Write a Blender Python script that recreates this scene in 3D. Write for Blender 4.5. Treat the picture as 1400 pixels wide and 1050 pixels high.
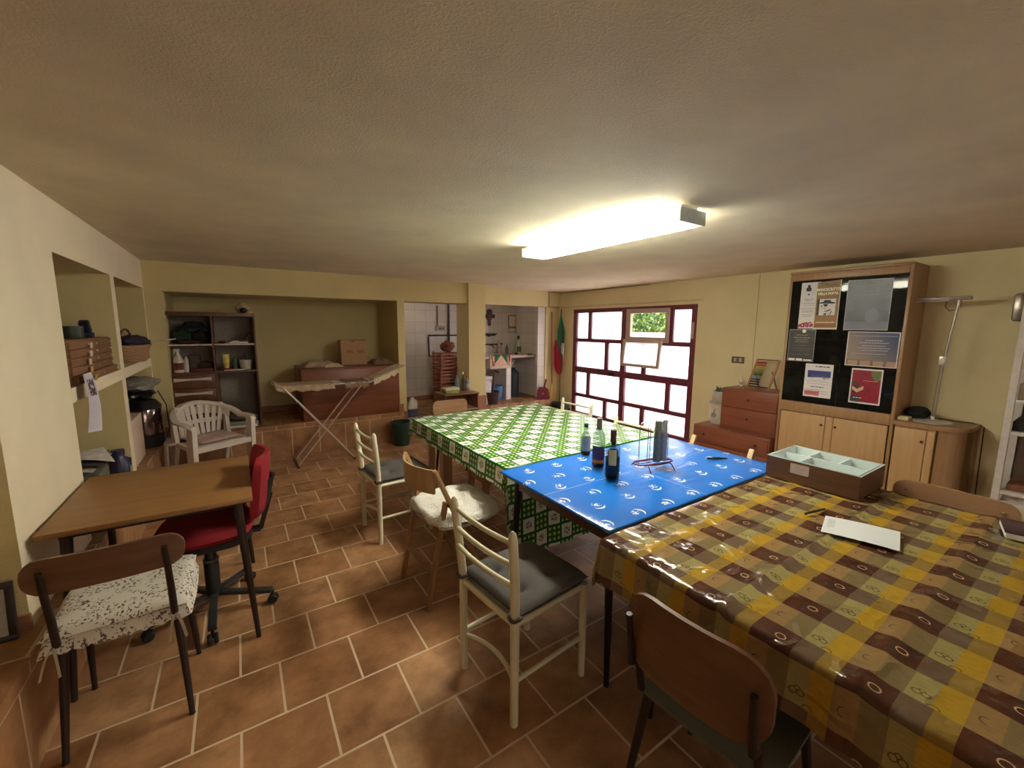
import bpy, bmesh, math, random
from math import sin, cos, pi, radians as R
from mathutils import Vector, Matrix, noise as mnoise
random.seed(7)
for o in list(bpy.data.objects): bpy.data.objects.remove(o)
scn = bpy.context.scene
COL = scn.collection

# ------------------------------------------------------------------ camera
cam_d = bpy.data.cameras.new('camera'); cam = bpy.data.objects.new('camera', cam_d); COL.objects.link(cam)
cam_d.sensor_width = 36.0; cam_d.lens = 565.94/1400*36; cam_d.clip_start = 0.02; cam_d.clip_end = 200
yaw, pitch, roll = R(33.524), R(7.845), R(0.408)
f_ = Vector((sin(yaw)*cos(pitch), cos(yaw)*cos(pitch), -sin(pitch)))
r_ = Vector((cos(yaw), -sin(yaw), 0)); u_ = r_.cross(f_)
r2 = cos(roll)*r_ + sin(roll)*u_; u2 = -sin(roll)*r_ + cos(roll)*u_
M = Matrix((( r2.x, u2.x, -f_.x, 0), (r2.y, u2.y, -f_.y, 0), (r2.z, u2.z, -f_.z, 1.56), (0,0,0,1)))
cam.matrix_world = M
scn.camera = cam
# ------------------------------------------------------------------ world and light
w = bpy.data.worlds.new('world'); scn.world = w; w.use_nodes = True
wn = w.node_tree; bg = wn.nodes['Background']
bg.inputs[0].default_value = (1.0, 0.97, 0.93, 1); bg.inputs[1].default_value = 5.0
def area(name, loc, size, energy, color, rot, portal=False):
    d = bpy.data.lights.new(name, 'AREA'); d.shape = 'RECTANGLE'; d.size, d.size_y = size
    d.energy = energy; d.color = color
    if portal: d.cycles.is_portal = True
    o = bpy.data.objects.new(name, d); COL.objects.link(o); o.location = loc; o.rotation_euler = rot
    return o
area('window_portal', (5.2, 4.44, 0.94), (1.9, 2.42), 1, (1,1,1), (0, R(90), 0), True)
# added soft fill light behind the camera, standing in for an unseen doorway
area('rear_fill_light', (1.6, -2.9, 1.25), (2.2, 1.8), 17, (1.0, 0.90, 0.74), (R(90), 0, 0))
LAMP = 32.0
scn.view_settings.view_transform = 'Standard'; scn.view_settings.look = 'None'
scn.view_settings.gamma = 1; scn.view_settings.use_curve_mapping = False
scn.view_settings.exposure = 0.72
scn.cycles.max_bounces = 8; scn.cycles.transparent_max_bounces = 12

# ------------------------------------------------------------------ helpers
def lin(c):
    c = c/255.0
    return c/12.92 if c <= 0.04045 else ((c+0.055)/1.055)**2.4
def C(r, g, b): return (lin(r), lin(g), lin(b), 1)

class NT:
    def __init__(s, name):
        s.mat = bpy.data.materials.new(name); s.mat.use_nodes = True
        s.t = s.mat.node_tree; s.b = s.t.nodes['Principled BSDF']
    def node(s, t): return s.t.nodes.new(t)
    def put(s, sock, v):
        if isinstance(v, bpy.types.NodeSocket): s.t.links.new(v, sock)
        elif isinstance(v, (tuple, list)):
            try: sock.default_value = v
            except Exception: sock.default_value = v[:3]
        else: sock.default_value = v
    def m(s, op, a, b=None, c=None):
        n = s.node('ShaderNodeMath'); n.operation = op; s.put(n.inputs[0], a)
        if b is not None: s.put(n.inputs[1], b)
        if c is not None: s.put(n.inputs[2], c)
        return n.outputs[0]
    def mix(s, f, a, b):
        n = s.node('ShaderNodeMix'); n.data_type = 'RGBA'
        s.put(n.inputs[0], f); s.put(n.inputs[6], a); s.put(n.inputs[7], b); return n.outputs[2]
    def coord(s, kind='Object', scale=(1,1,1), loc=(0,0,0), rot=(0,0,0)):
        n = s.node('ShaderNodeTexCoord'); mp = s.node('ShaderNodeMapping')
        s.t.links.new(n.outputs[kind], mp.inputs[0])
        mp.inputs[1].default_value = loc; mp.inputs[2].default_value = rot; mp.inputs[3].default_value = scale
        return mp.outputs[0]
    def sep(s, v):
        n = s.node('ShaderNodeSeparateXYZ'); s.put(n.inputs[0], v); return n.outputs
    def comb(s, x, y, z=0.0):
        n = s.node('ShaderNodeCombineXYZ'); s.put(n.inputs[0], x); s.put(n.inputs[1], y); s.put(n.inputs[2], z); return n.outputs[0]
    def noise(s, v, scale, detail=3, rough=0.5):
        n = s.node('ShaderNodeTexNoise'); s.put(n.inputs['Vector'], v); n.inputs['Scale'].default_value = scale
        n.inputs['Detail'].default_value = detail; n.inputs['Roughness'].default_value = rough; return n.outputs[0]
    def ramp(s, f, lo, hi):
        n = s.node('ShaderNodeMapRange'); s.put(n.inputs[0], f); n.inputs[1].default_value = lo; n.inputs[2].default_value = hi
        return n.outputs[0]
    def band(s, x, a, b):            # 1 where a < x < b
        return s.m('MULTIPLY', s.m('GREATER_THAN', x, a), s.m('LESS_THAN', x, b))
    def rmod(s, x, p):
        return s.m('MULTIPLY', s.m('FRACT', s.m('DIVIDE', x, p)), p)
    def dist(s, x, y, cx, cy):
        a = s.m('SUBTRACT', x, cx); b = s.m('SUBTRACT', y, cy)
        return s.m('SQRT', s.m('ADD', s.m('MULTIPLY', a, a), s.m('MULTIPLY', b, b)))
    def ring(s, x, y, cx, cy, r, w_):
        return s.m('LESS_THAN', s.m('ABSOLUTE', s.m('SUBTRACT', s.dist(x, y, cx, cy), r)), w_)
    def bump(s, h, strength=0.3, dist=0.01):
        n = s.node('ShaderNodeBump'); s.put(n.inputs['Height'], h); n.inputs['Strength'].default_value = strength
        n.inputs['Distance'].default_value = dist; s.t.links.new(n.outputs[0], s.b.inputs['Normal'])
    def out(s, col=None, rough=None, metal=None, spec=None, coat=None):
        if col is not None: s.put(s.b.inputs['Base Color'], col)
        if rough is not None: s.put(s.b.inputs['Roughness'], rough)
        if metal is not None: s.b.inputs['Metallic'].default_value = metal
        if spec is not None: s.b.inputs['Specular IOR Level'].default_value = spec
        if coat is not None: s.b.inputs['Coat Weight'].default_value = coat; s.b.inputs['Coat Roughness'].default_value = 0.08
        return s.mat

_pc = {}
def plain(name, col, rough=0.5, metal=0.0, var=0.08, scale=30, bump=0.0, spec=0.5):
    if name in _pc: return _pc[name]
    n = NT(name); v = n.coord(); f = n.noise(v, scale, 3)
    dark = tuple(c*(1-var) for c in col[:3])+(1,); light = tuple(min(1, c*(1+var)) for c in col[:3])+(1,)
    n.out(n.mix(n.ramp(f, 0.3, 0.7), dark, light), rough, metal, spec)
    if bump: n.bump(f, bump, 0.004)
    _pc[name] = n.mat; return n.mat
def wood(name, c1, c2, axis='x', scale=6, rough=0.45, coat=0.0):
    if name in _pc: return _pc[name]
    n = NT(name); s = {'x': (0.6, 9, 9), 'y': (9, 0.6, 9), 'z': (9, 9, 0.6)}[axis]
    v = n.coord('Object', s); a = n.noise(v, scale, 5, 0.6); b = n.noise(v, scale*5, 3, 0.6)
    f = n.ramp(n.m('ADD', n.m('MULTIPLY', a, 0.7), n.m('MULTIPLY', b, 0.3)), 0.35, 0.65)
    n.out(n.mix(f, c1, c2), rough, coat=coat); n.bump(b, 0.08, 0.002)
    _pc[name] = n.mat; return n.mat
def glass(name, col, rough=0.03, ior=1.45):
    if name in _pc: return _pc[name]
    n = NT(name); v = n.coord(); f = n.noise(v, 20, 2)
    n.out(n.mix(f, col, tuple(c*0.97 for c in col[:3])+(1,)), rough)
    n.b.inputs['Transmission Weight'].default_value = 1; n.b.inputs['IOR'].default_value = ior
    _pc[name] = n.mat; return n.mat
def thinglass(name, tint, fac):
    """thin pane: transparent with a glossy face"""
    if name in _pc: return _pc[name]
    n = NT(name); t = n.t; tr = n.node('ShaderNodeBsdfTransparent'); tr.inputs[0].default_value = tint
    n.out((0.02,0.02,0.02,1), 0.03, spec=0.5)
    mx = n.node('ShaderNodeMixShader'); mx.inputs[0].default_value = fac
    t.links.new(tr.outputs[0], mx.inputs[1]); t.links.new(n.b.outputs[0], mx.inputs[2])
    t.links.new(mx.outputs[0], t.nodes['Material Output'].inputs[0]); _pc[name] = n.mat; return n.mat

class MB:
    def __init__(s): s.bm = bmesh.new(); s.mi = 0; s.uv = s.bm.loops.layers.uv.new('UVMap')
    def _f(s, vs, uvs=None):
        try: f = s.bm.faces.new(vs)
        except ValueError: return None
        f.material_index = s.mi
        if uvs:
            for l, q in zip(f.loops, uvs): l[s.uv].uv = q
        return f
    def box(s, x0, x1, y0, y1, z0, z1, b=0.0, M=None, seg=2):
        P = [(x0,y0,z0),(x1,y0,z0),(x1,y1,z0),(x0,y1,z0),(x0,y0,z1),(x1,y0,z1),(x1,y1,z1),(x0,y1,z1)]
        vs = [s.bm.verts.new(p) for p in P]
        fs = [s._f([vs[i] for i in q]) for q in ((3,2,1,0),(4,5,6,7),(0,1,5,4),(1,2,6,5),(2,3,7,6),(3,0,4,7))]
        if b > 0:
            es = list({e for f in fs for e in f.edges})
            r = bmesh.ops.bevel(s.bm, geom=es, offset=b, segments=seg, profile=0.5, affect='EDGES', clamp_overlap=True)
            vs = list({v for f in r['faces'] for v in f.verts} | {v for v in vs if v.is_valid})
            for f in r['faces']: f.material_index = s.mi
        if M is not None:
            for v in vs: v.co = M @ v.co
        return s
    def bar(s, p, q, w_, h_, up=(0,0,1), b=0.0):
        p, q = Vector(p), Vector(q); d = (q-p); L = d.length; d.normalize()
        up = Vector(up); x = up.cross(d)
        if x.length < 1e-4: x = Vector((1,0,0)).cross(d)
        x.normalize(); y = d.cross(x)
        Mx = Matrix(((x.x,y.x,d.x,p.x),(x.y,y.y,d.y,p.y),(x.z,y.z,d.z,p.z),(0,0,0,1)))
        return s.box(-w_/2, w_/2, -h_/2, h_/2, 0, L, b, Mx)
    def tube(s, pts, r, n=10, cap=True, closed=False):
        pts = [Vector(p) for p in pts]; k = len(pts)
        rs = r if isinstance(r, (list, tuple)) else [r]*k
        rings = []; prev = None
        for i, p in enumerate(pts):
            if closed: t = pts[(i+1) % k]-pts[i-1]
            else: t = pts[min(i+1, k-1)]-pts[max(i-1, 0)]
            t.normalize()
            if prev is None:
                a = Vector((0,0,1)) if abs(t.z) < 0.9 else Vector((1,0,0)); x = t.cross(a).normalized()
            else: x = (prev - t*prev.dot(t)).normalized()
            prev = x; y = t.cross(x)
            rings.append([s.bm.verts.new(p + x*rs[i]*cos(2*pi*j/n) + y*rs[i]*sin(2*pi*j/n)) for j in range(n)])
        for i in range(k if closed else k-1):
            A, B = rings[i], rings[(i+1) % k]
            for j in range(n): s._f([A[j], A[(j+1)%n], B[(j+1)%n], B[j]])
        if cap and not closed: s._f(rings[0][::-1]); s._f(rings[-1])
        return s
    def lathe(s, prof, n=24, c=(0,0,0), sx=1, sy=1, M=None):
        rings = []
        for (r, z) in prof:
            if r < 1e-6: ring = [s.bm.verts.new((c[0], c[1], c[2]+z))]
            else: ring = [s.bm.verts.new((c[0]+r*sx*cos(2*pi*j/n), c[1]+r*sy*sin(2*pi*j/n), c[2]+z)) for j in range(n)]
            rings.append(ring)
        for A, B in zip(rings, rings[1:]):
            for j in range(n):
                if len(A) == 1 and len(B) == 1: continue
                if len(A) == 1: s._f([A[0], B[(j+1)%n], B[j]][::-1])
                elif len(B) == 1: s._f([A[j], A[(j+1)%n], B[0]])
                else: s._f([A[j], A[(j+1)%n], B[(j+1)%n], B[j]])
        if len(rings[0]) > 1: s._f(rings[0][::-1])
        if len(rings[-1]) > 1: s._f(rings[-1])
        if M is not None:
            for ring in rings:
                for v in ring: v.co = M @ v.co
        return s
    def prism(s, pts, z0, z1, M=None):
        """outline in xy, extruded along z, then transformed"""
        A = [s.bm.verts.new((x, y, z0)) for x, y in pts]; B = [s.bm.verts.new((x, y, z1)) for x, y in pts]
        s._f(A[::-1]); s._f(B); k = len(pts)
        for i in range(k): s._f([A[i], A[(i+1)%k], B[(i+1)%k], B[i]])
        if M is not None:
            for v in A+B: v.co = M @ v.co
        return s
    def grid(s, fn, us, vs_, uvfn=None):
        V = [[s.bm.verts.new(fn(u, v)) for v in vs_] for u in us]
        for i in range(len(us)-1):
            for j in range(len(vs_)-1):
                q = [(i,j),(i+1,j),(i+1,j+1),(i,j+1)]
                uv = [(us[a], vs_[b_]) if not uvfn else uvfn(us[a], vs_[b_]) for a, b_ in q]
                s._f([V[a][b_] for a, b_ in q], uv)
        return s
    def blob(s, c, r, amp=0.2, seed=0, sub=2, fr=2.0):
        res = bmesh.ops.create_icosphere(s.bm, subdivisions=sub, radius=1.0)
        for v in res['verts']:
            nn = v.co.normalized(); k = 1+amp*mnoise.noise(nn*fr+Vector((seed*3.1, seed, 0)))
            v.co = Vector((c[0]+nn.x*r[0]*k, c[1]+nn.y*r[1]*k, c[2]+nn.z*r[2]*k))
        for f in {f for v in res['verts'] for f in v.link_faces}: f.material_index = s.mi
        return s
    def build(s, name, mat, parent=None, loc=None, ang=38, rotz=None):
        bmesh.ops.recalc_face_normals(s.bm, faces=s.bm.faces)
        for f in s.bm.faces: f.smooth = True
        for e in s.bm.edges:
            if len(e.link_faces) == 2: e.smooth = e.calc_face_angle(0) < R(ang)
        me = bpy.data.meshes.new(name)
        s.bm.to_mesh(me); s.bm.free()
        for m_ in (mat if isinstance(mat, (list, tuple)) else [mat]): me.materials.append(m_)
        o = bpy.data.objects.new(name, me); COL.objects.link(o)
        if parent is not None: o.parent = parent
        if loc is not None: o.location = loc
        if rotz is not None: o.rotation_euler[2] = rotz
        return o
def tag(o, label=None, cat=None, group=None, kind=None):
    if label: o['label'] = label
    if cat: o['category'] = cat
    if group: o['group'] = group
    if kind: o['kind'] = kind
    return o
def thing(name, label, cat, loc=(0,0,0), rotz=0.0, group=None):
    o = bpy.data.objects.new(name, None); COL.objects.link(o); o.empty_display_size = 0.05
    o.location = loc; o.rotation_euler = (0, 0, rotz); return tag(o, label, cat, group)
def copy_tree(o, parent=None):
    c = o.copy(); COL.objects.link(c)
    if parent is not None: c.parent = parent; c.matrix_parent_inverse.identity()
    for ch in list(o.children): copy_tree(ch, c)
    return c
def struct(o): o['kind'] = 'structure'; return o
def linsp(a, b, n): return [a+(b-a)*i/(n-1) for i in range(n)]
RX = Matrix.Rotation(R(90), 4, 'X')
def T(x, y, z): return Matrix.Translation((x, y, z))

# ------------------------------------------------------------------ materials of the room
def plaster(name, c, var=0.06, strength=0.35, blotch=0.05):
    n = NT(name); v = n.coord(); a = n.noise(v, 130, 4, 0.65); b = n.noise(v, 2.2, 4, 0.6)
    base = n.mix(n.ramp(b, 0.3, 0.7), tuple(q*(1-blotch) for q in c[:3])+(1,), tuple(min(1, q*(1+blotch)) for q in c[:3])+(1,))
    col = n.mix(n.ramp(a, 0.35, 0.65), n.mix(0.0, base, base), n.mix(var, base, (1,1,1,1)))
    n.out(col, 0.9, spec=0.2); n.bump(n.m('ADD', a, n.m('MULTIPLY', b, 2.0)), strength, 0.006); return n.mat
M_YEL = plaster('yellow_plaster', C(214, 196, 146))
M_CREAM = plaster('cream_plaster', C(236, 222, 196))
M_RIGHT = plaster('pale_yellow_plaster', C(218, 202, 160))
M_CEIL = plaster('ceiling_plaster', C(224, 210, 182), 0.04, 0.9, 0.09)

def tiles(name, ax, w_, h_, phase, c1, c2, grout, mortar=0.006, offset=0.5, rough=0.42, blotch=0.5, size_axis=None, bumpk=0.5):
    n = NT(name); v = n.coord(); x, y, z = n.sep(v)
    d = {'x': x, 'y': y, 'z': z}
    uv = n.comb(n.m('ADD', d[ax[0]], -phase[0]), n.m('ADD', d[ax[1]], -phase[1]), 0.0)
    br = n.node('ShaderNodeTexBrick'); n.put(br.inputs['Vector'], uv)
    br.inputs['Scale'].default_value = 1; br.inputs['Mortar Size'].default_value = mortar; br.inputs['Mortar Smooth'].default_value = 0.25
    br.inputs['Brick Width'].default_value = w_; br.inputs['Row Height'].default_value = h_; br.offset = offset; br.inputs['Bias'].default_value = 0.0
    br.inputs['Color1'].default_value = c1; br.inputs['Color2'].default_value = c2; br.inputs['Mortar'].default_value = grout
    nb = n.noise(v, 4.2, 6, 0.66); nf = n.noise(v, 60, 3, 0.6)
    dk = n.mix(n.ramp(nb, 0.35, 0.68), (1-blotch, 1-blotch*1.1, 1-blotch*1.2, 1), (1, 1, 1, 1))
    mul = n.node('ShaderNodeMix'); mul.data_type = 'RGBA'; mul.blend_type = 'MULTIPLY'
    n.put(mul.inputs[0], n.m('SUBTRACT', 1.0, br.outputs['Fac'])); n.put(mul.inputs[6], br.outputs['Color']); n.put(mul.inputs[7], dk)
    n.out(mul.outputs[2], n.m('ADD', rough, n.m('MULTIPLY', br.outputs['Fac'], 0.4)), spec=0.45)
    hh = n.m('SUBTRACT', n.m('ADD', n.m('MULTIPLY', nb, 0.25), n.m('MULTIPLY', nf, 0.06)), br.outputs['Fac'])
    n.bump(hh, bumpk, 0.004); return n.mat
TC1, TC2, TG = C(180, 130, 92), C(198, 152, 112), C(208, 184, 158)
M_FLOOR = tiles('terracotta_floor', 'xy', 0.305, 0.305, (-0.09, 1.74), TC1, TC2, TG, 0.0055, blotch=0.55)
M_RISER_X = tiles('terracotta_riser', 'xz', 0.305, 0.34, (0.17, -0.005), TC1, TC2, TG, 0.006, 0.0)
M_TRIM_X = tiles('terracotta_edge', 'xz', 0.305, 0.10, (0.01, 0.33), TC1, TC2, TG, 0.006, 0.0)
M_RISER_Y = tiles('terracotta_riser_side', 'yz', 0.305, 0.34, (0.1, -0.005), TC1, TC2, TG, 0.006, 0.0)
M_TRIM_Y = tiles('terracotta_edge_side', 'yz', 0.305, 0.10, (0.2, 0.33), TC1, TC2, TG, 0.006, 0.0)
M_WTILE = tiles('white_wall_tile', 'xz', 0.2, 0.2, (0.02, 0.04), C(222, 214, 210), C(230, 222, 218), C(180, 170, 166), 0.003, 0.0, 0.25, 0.08, bumpk=0.2)
M_WTILE_Y = tiles('white_wall_tile_side', 'yz', 0.2, 0.2, (0.05, 0.04), C(222, 214, 210), C(230, 222, 218), C(180, 170, 166), 0.003, 0.0, 0.25, 0.08, bumpk=0.2)
M_BASE = plain('terracotta_skirting', C(158, 112, 86), 0.5)
# ------------------------------------------------------------------ room shell
CZ = 2.19; XR = 5.04; XL = -0.74; YB = 5.52; YN = -3.0; XB = -1.6
def sbox(name, mat, *boxes, b=0.0):
    m = MB()
    for q in boxes: m.mi = q[6] if len(q) > 6 else 0; m.box(*q[:6], b)
    return struct(m.build(name, mat))
sbox('floor', M_FLOOR, (XL-1.0, XR, YN, 6.1, -0.12, 0.0))
sbox('ceiling', M_CEIL, (XB-0.1, XR+0.3, YN-0.1, 7.2, CZ, CZ+0.12))
# left: tiled plinth, then a thick wall with four recesses and an open alcove nearer the camera
sbox('trim_1', [M_FLOOR, M_TRIM_Y, M_RISER_Y], (XB, -0.69, YN, 5.5, 0.384, 0.39), (XB, -0.69, YN, 5.5, 0.33, 0.384, 1), (XB, -0.69, YN, 5.5, 0.0, 0.33, 2))
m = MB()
# faces towards the room take the cream colour, the insides the darker yellow
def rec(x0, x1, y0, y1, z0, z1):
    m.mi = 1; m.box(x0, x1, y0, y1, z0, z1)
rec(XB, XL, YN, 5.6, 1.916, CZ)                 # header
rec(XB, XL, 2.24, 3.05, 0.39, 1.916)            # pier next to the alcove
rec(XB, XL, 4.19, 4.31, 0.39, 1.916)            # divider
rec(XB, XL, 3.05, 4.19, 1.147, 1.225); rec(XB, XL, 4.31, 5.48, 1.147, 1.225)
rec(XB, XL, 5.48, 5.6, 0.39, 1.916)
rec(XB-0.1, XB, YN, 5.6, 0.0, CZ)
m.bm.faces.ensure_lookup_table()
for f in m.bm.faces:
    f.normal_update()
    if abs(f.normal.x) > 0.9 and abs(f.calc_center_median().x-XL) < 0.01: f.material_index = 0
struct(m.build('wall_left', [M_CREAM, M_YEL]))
sbox('baseboard_left', M_BASE, (XB, -0.735, 2.228, 2.24, 0.39, 0.455), (XB, XB+0.012, YN, 2.228, 0.39, 0.455))
# back: tiled bench with niche above, pier, opening, column, sink recess
sbox('trim_2', [M_FLOOR, M_TRIM_X, M_RISER_X], (XL+0.05, 1.862, 5.5, 6.45, 0.384, 0.39), (XL+0.05, 1.862, 5.5, 6.45, 0.33, 0.384, 1), (XL+0.05, 1.862, 5.5, 6.45, 0.0, 0.33, 2))
sbox('trim_3', [M_FLOOR, M_RISER_X], (1.862, 3.13, 5.56, 7.05, 0.234, 0.24), (1.862, 3.13, 5.56, 7.05, 0, 0.234, 1),
     (3.13, 4.86, 5.93, 7.05, 0.234, 0.24), (3.13, 4.86, 5.93, 7.05, 0, 0.234, 1))
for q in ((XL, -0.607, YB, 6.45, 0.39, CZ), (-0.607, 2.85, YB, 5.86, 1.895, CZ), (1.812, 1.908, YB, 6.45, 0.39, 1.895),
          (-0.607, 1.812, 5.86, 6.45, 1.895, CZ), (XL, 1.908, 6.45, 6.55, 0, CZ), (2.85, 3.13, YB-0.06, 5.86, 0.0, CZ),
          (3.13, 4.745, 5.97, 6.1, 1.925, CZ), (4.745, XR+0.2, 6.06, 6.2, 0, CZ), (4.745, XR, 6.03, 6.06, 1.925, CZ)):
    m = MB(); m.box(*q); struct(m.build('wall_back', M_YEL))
sbox('wall_tiled', [M_WTILE, M_WTILE_Y], (1.908, 4.9, 7.05, 7.15, 0.0, CZ), (1.9, 1.908, 5.86, 7.05, 0.24, 1.895, 1), (4.745, 4.86, 6.1, 7.05, 0.24, CZ, 1), (4.59, 4.745, 6.08, 6.14, 0.24, 1.925))
sbox('baseboard_back', M_BASE, (1.80, 1.862, 5.508, 5.52, 0.39, 0.5), (-0.6, 1.812, 6.438, 6.45, 0.39, 0.47), (2.842, 3.138, 5.45, 5.46, 0.24, 0.52),
     (1.91, 4.58, 7.038, 7.05, 0.24, 0.32), (XL+0.05, -0.607, 5.508, 5.52, 0.39, 0.5), (3.13, 3.14, 5.45, 5.86, 0.24, 0.52), (4.86, XR, 6.048, 6.06, 0, 0.16))
# right wall with window opening
WY0, WY1, WZ1 = 3.236, 5.641, 1.875
sbox('wall_right', M_RIGHT, (XR, XR+0.22, YN, WY0, 0, CZ), (XR, XR+0.22, WY1, 6.2, 0, CZ), (XR, XR+0.22, WY0, WY1, WZ1, CZ))
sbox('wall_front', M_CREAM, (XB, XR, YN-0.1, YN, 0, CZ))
sbox('baseboard_right', M_BASE, (XR-0.01, XR, 2.7, WY0, 0, 0.08), (XR-0.01, XR, WY1, 6.04, 0, 0.08), (XR-0.01, XR, 0.5, 1.0, 0, 0.08))

# ------------------------------------------------------------------ window
M_MAR = wood('maroon_painted_wood', C(98, 38, 56), C(112, 48, 66), 'z', 4, 0.45)
M_GREYW = wood('greyed_window_wood', C(168, 148, 138), C(188, 168, 156), 'y', 5, 0.6)
n = NT('frosted_glass'); v = n.coord(); nn = n.noise(v, 3.5, 4, 0.6)
tr = n.node('ShaderNodeBsdfTransparent'); tl = n.node('ShaderNodeBsdfTranslucent'); gl = n.node('ShaderNodeBsdfGlossy'); gl.inputs['Roughness'].default_value = 0.25
tr.inputs[0].default_value = (0.9, 0.93, 0.97, 1); n.put(tl.inputs[0], n.mix(nn, (0.93, 0.95, 0.97, 1), (1, 1, 1, 1)))
a = n.node('ShaderNodeMixShader'); a.inputs[0].default_value = 0.55
b = n.node('ShaderNodeMixShader'); b.inputs[0].default_value = 0.05
n.t.links.new(tr.outputs[0], a.inputs[1]); n.t.links.new(tl.outputs[0], a.inputs[2])
n.t.links.new(a.outputs[0], b.inputs[1]); n.t.links.new(gl.outputs[0], b.inputs[2])
n.t.links.new(b.outputs[0], n.t.nodes['Material Output'].inputs[0]); M_FROST = n.mat
win = thing('window_1', 'wide maroon window wall with staggered frosted panes and one small hatch open', 'window', (XR+0.02, WY0, 0))
struct(win)
DX0, DX1 = 0.0, 0.06
m = MB(); yy = lambda y: y-WY0
def mem(y0, y1, z0, z1, d=0.0): m.box(DX0-d, DX1, yy(y0), yy(y1), z0, z1, 0.004)
mem(WY0, WY0+0.09, 0, WZ1, 0.01); mem(WY1-0.085, WY1, 0, WZ1, 0.01)
mem(WY0, WY1, WZ1-0.065, WZ1, 0.012); mem(WY0, WY1, 0, 0.06, 0.012)
mem(4.425, 4.525, 0, WZ1, 0.014)
for z0, z1 in ((1.31, 1.372), (0.772, 0.872), (0.335, 0.395)): mem(WY0, WY1, z0, z1, 0.008)
for z0, z1, cs in ((1.37, WZ1, (5.243, 3.64)), (0.87, 1.31, (4.84, 4.08)), (0.395, 0.772, (5.25, 3.64)), (0.05, 0.335, (4.84, 4.07))):
    for c_ in cs: mem(c_-0.038, c_+0.038, z0, z1)
m.build('window_frame', M_MAR, win)
rows = ((1.372, 1.81, (WY0+.09, 3.602, 3.678, 4.425, 4.525, 5.205, 5.281, WY1-.085), True), (0.872, 1.31, (WY0+.09, 4.042, 4.118, 4.425, 4.525, 4.802, 4.878, WY1-.085), False),
        (0.395, 0.772, (WY0+.09, 3.602, 3.678, 4.425, 4.525, 5.212, 5.288, WY1-.085), False), (0.06, 0.335, (WY0+.09, 4.032, 4.108, 4.425, 4.525, 4.802, 4.878, WY1-.085), False))
for z0, z1, ys, top in rows:
    for i in range(0, 8, 2):
        if top and i == 2: continue
        m = MB(); m.box(0.028, 0.034, yy(ys[i]-.004), yy(ys[i+1]+.004), z0-.004, z1+.004); m.build('pane', M_FROST, win)
m = MB()
for q in ((3.655, 3.70, 1.352, 1.84), (4.325, 4.41, 1.352, 1.84), (3.70, 4.325, 1.352, 1.425), (3.70, 4.325, 1.775, 1.84)):
    m.box(-0.04, 0.012, yy(q[0]), yy(q[1]), q[2], q[3], 0.003)
m.build('hatch_frame', M_GREYW, win)
m = MB(); Mh = T(-0.05, 0, 1.385) @ Matrix.Rotation(R(6), 4, 'Y')
for q in ((3.72, 3.765, -0.41, 0), (4.365, 4.415, -0.41, 0), (3.765, 4.365, -0.41, -0.365), (3.765, 4.365, -0.045, 0)):
    m.box(-0.035, 0, yy(q[0]), yy(q[1]), q[2], q[3], 0.003, Mh)
sash = m.build('hatch_sash', M_GREYW, win); sash['label'] = 'small grey wooden hatch sash folded down open'
m = MB(); m.box(-0.02, -0.014, yy(3.765), yy(4.365), -0.365, -0.045, 0, Mh); m.build('pane', M_FROST, sash)
m = MB(); m.box(-0.03, -0.012, yy(4.64), yy(4.78), 0.80, 0.83, 0.004); m.build('handle', plain('dark_metal', C(40, 36, 38), 0.4, 0.6), win)
m = MB(); m.box(-0.025, -0.012, yy(3.27), yy(3.31), 1.42, 1.64, 0.003); m.build('latch_plate', M_GREYW, win)
# outside: pale ground, hedge, low pink wall
def ts(o, label, cat, group=None): return tag(o, label, cat, group)
m = MB(); m.box(5.26, 16, -4, 22, -0.15, -0.02); struct(m.build('trim_outside_ground', plain('pale_paving', C(214, 204, 204), 0.8)))
m = MB(); m.box(10.6, 10.85, 2, 14, -0.02, 1.42); ts(m.build('garden_wall', plain('pink_render', C(196, 130, 142), 0.8)), 'low pink garden wall outside the open window hatch', 'wall')
m = MB(); rnd = random.Random(3)
for i in range(6500):
    c_ = Vector((11.2+rnd.random()*1.1, 3.5+rnd.random()*9, 1.0+rnd.random()*1.9)); d1 = Vector((rnd.uniform(-1,1), rnd.uniform(-1,1), rnd.uniform(-1,1))).normalized()
    d2 = d1.cross(Vector((rnd.uniform(-1,1), rnd.uniform(-1,1), rnd.uniform(-1,1)))).normalized(); s_ = rnd.uniform(0.05, 0.10)
    m.mi = rnd.randrange(3)
    vs = [m.bm.verts.new(c_+d1*s_), m.bm.verts.new(c_+d2*s_*0.5), m.bm.verts.new(c_-d1*s_), m.bm.verts.new(c_-d2*s_*0.5)]; m._f(vs)
m.mi = 1; m.blob((12.6, 8, 1.2), (0.5, 4.8, 1.2), 0.25, 3, 4, 5)
ts(m.build('hedge', [plain('leaf_light', C(120, 150, 60)), plain('leaf_dark', C(60, 84, 40)), plain('leaf_mid', C(96, 124, 58))]), 'green leafy hedge seen through the open window hatch', 'hedge')

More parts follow.
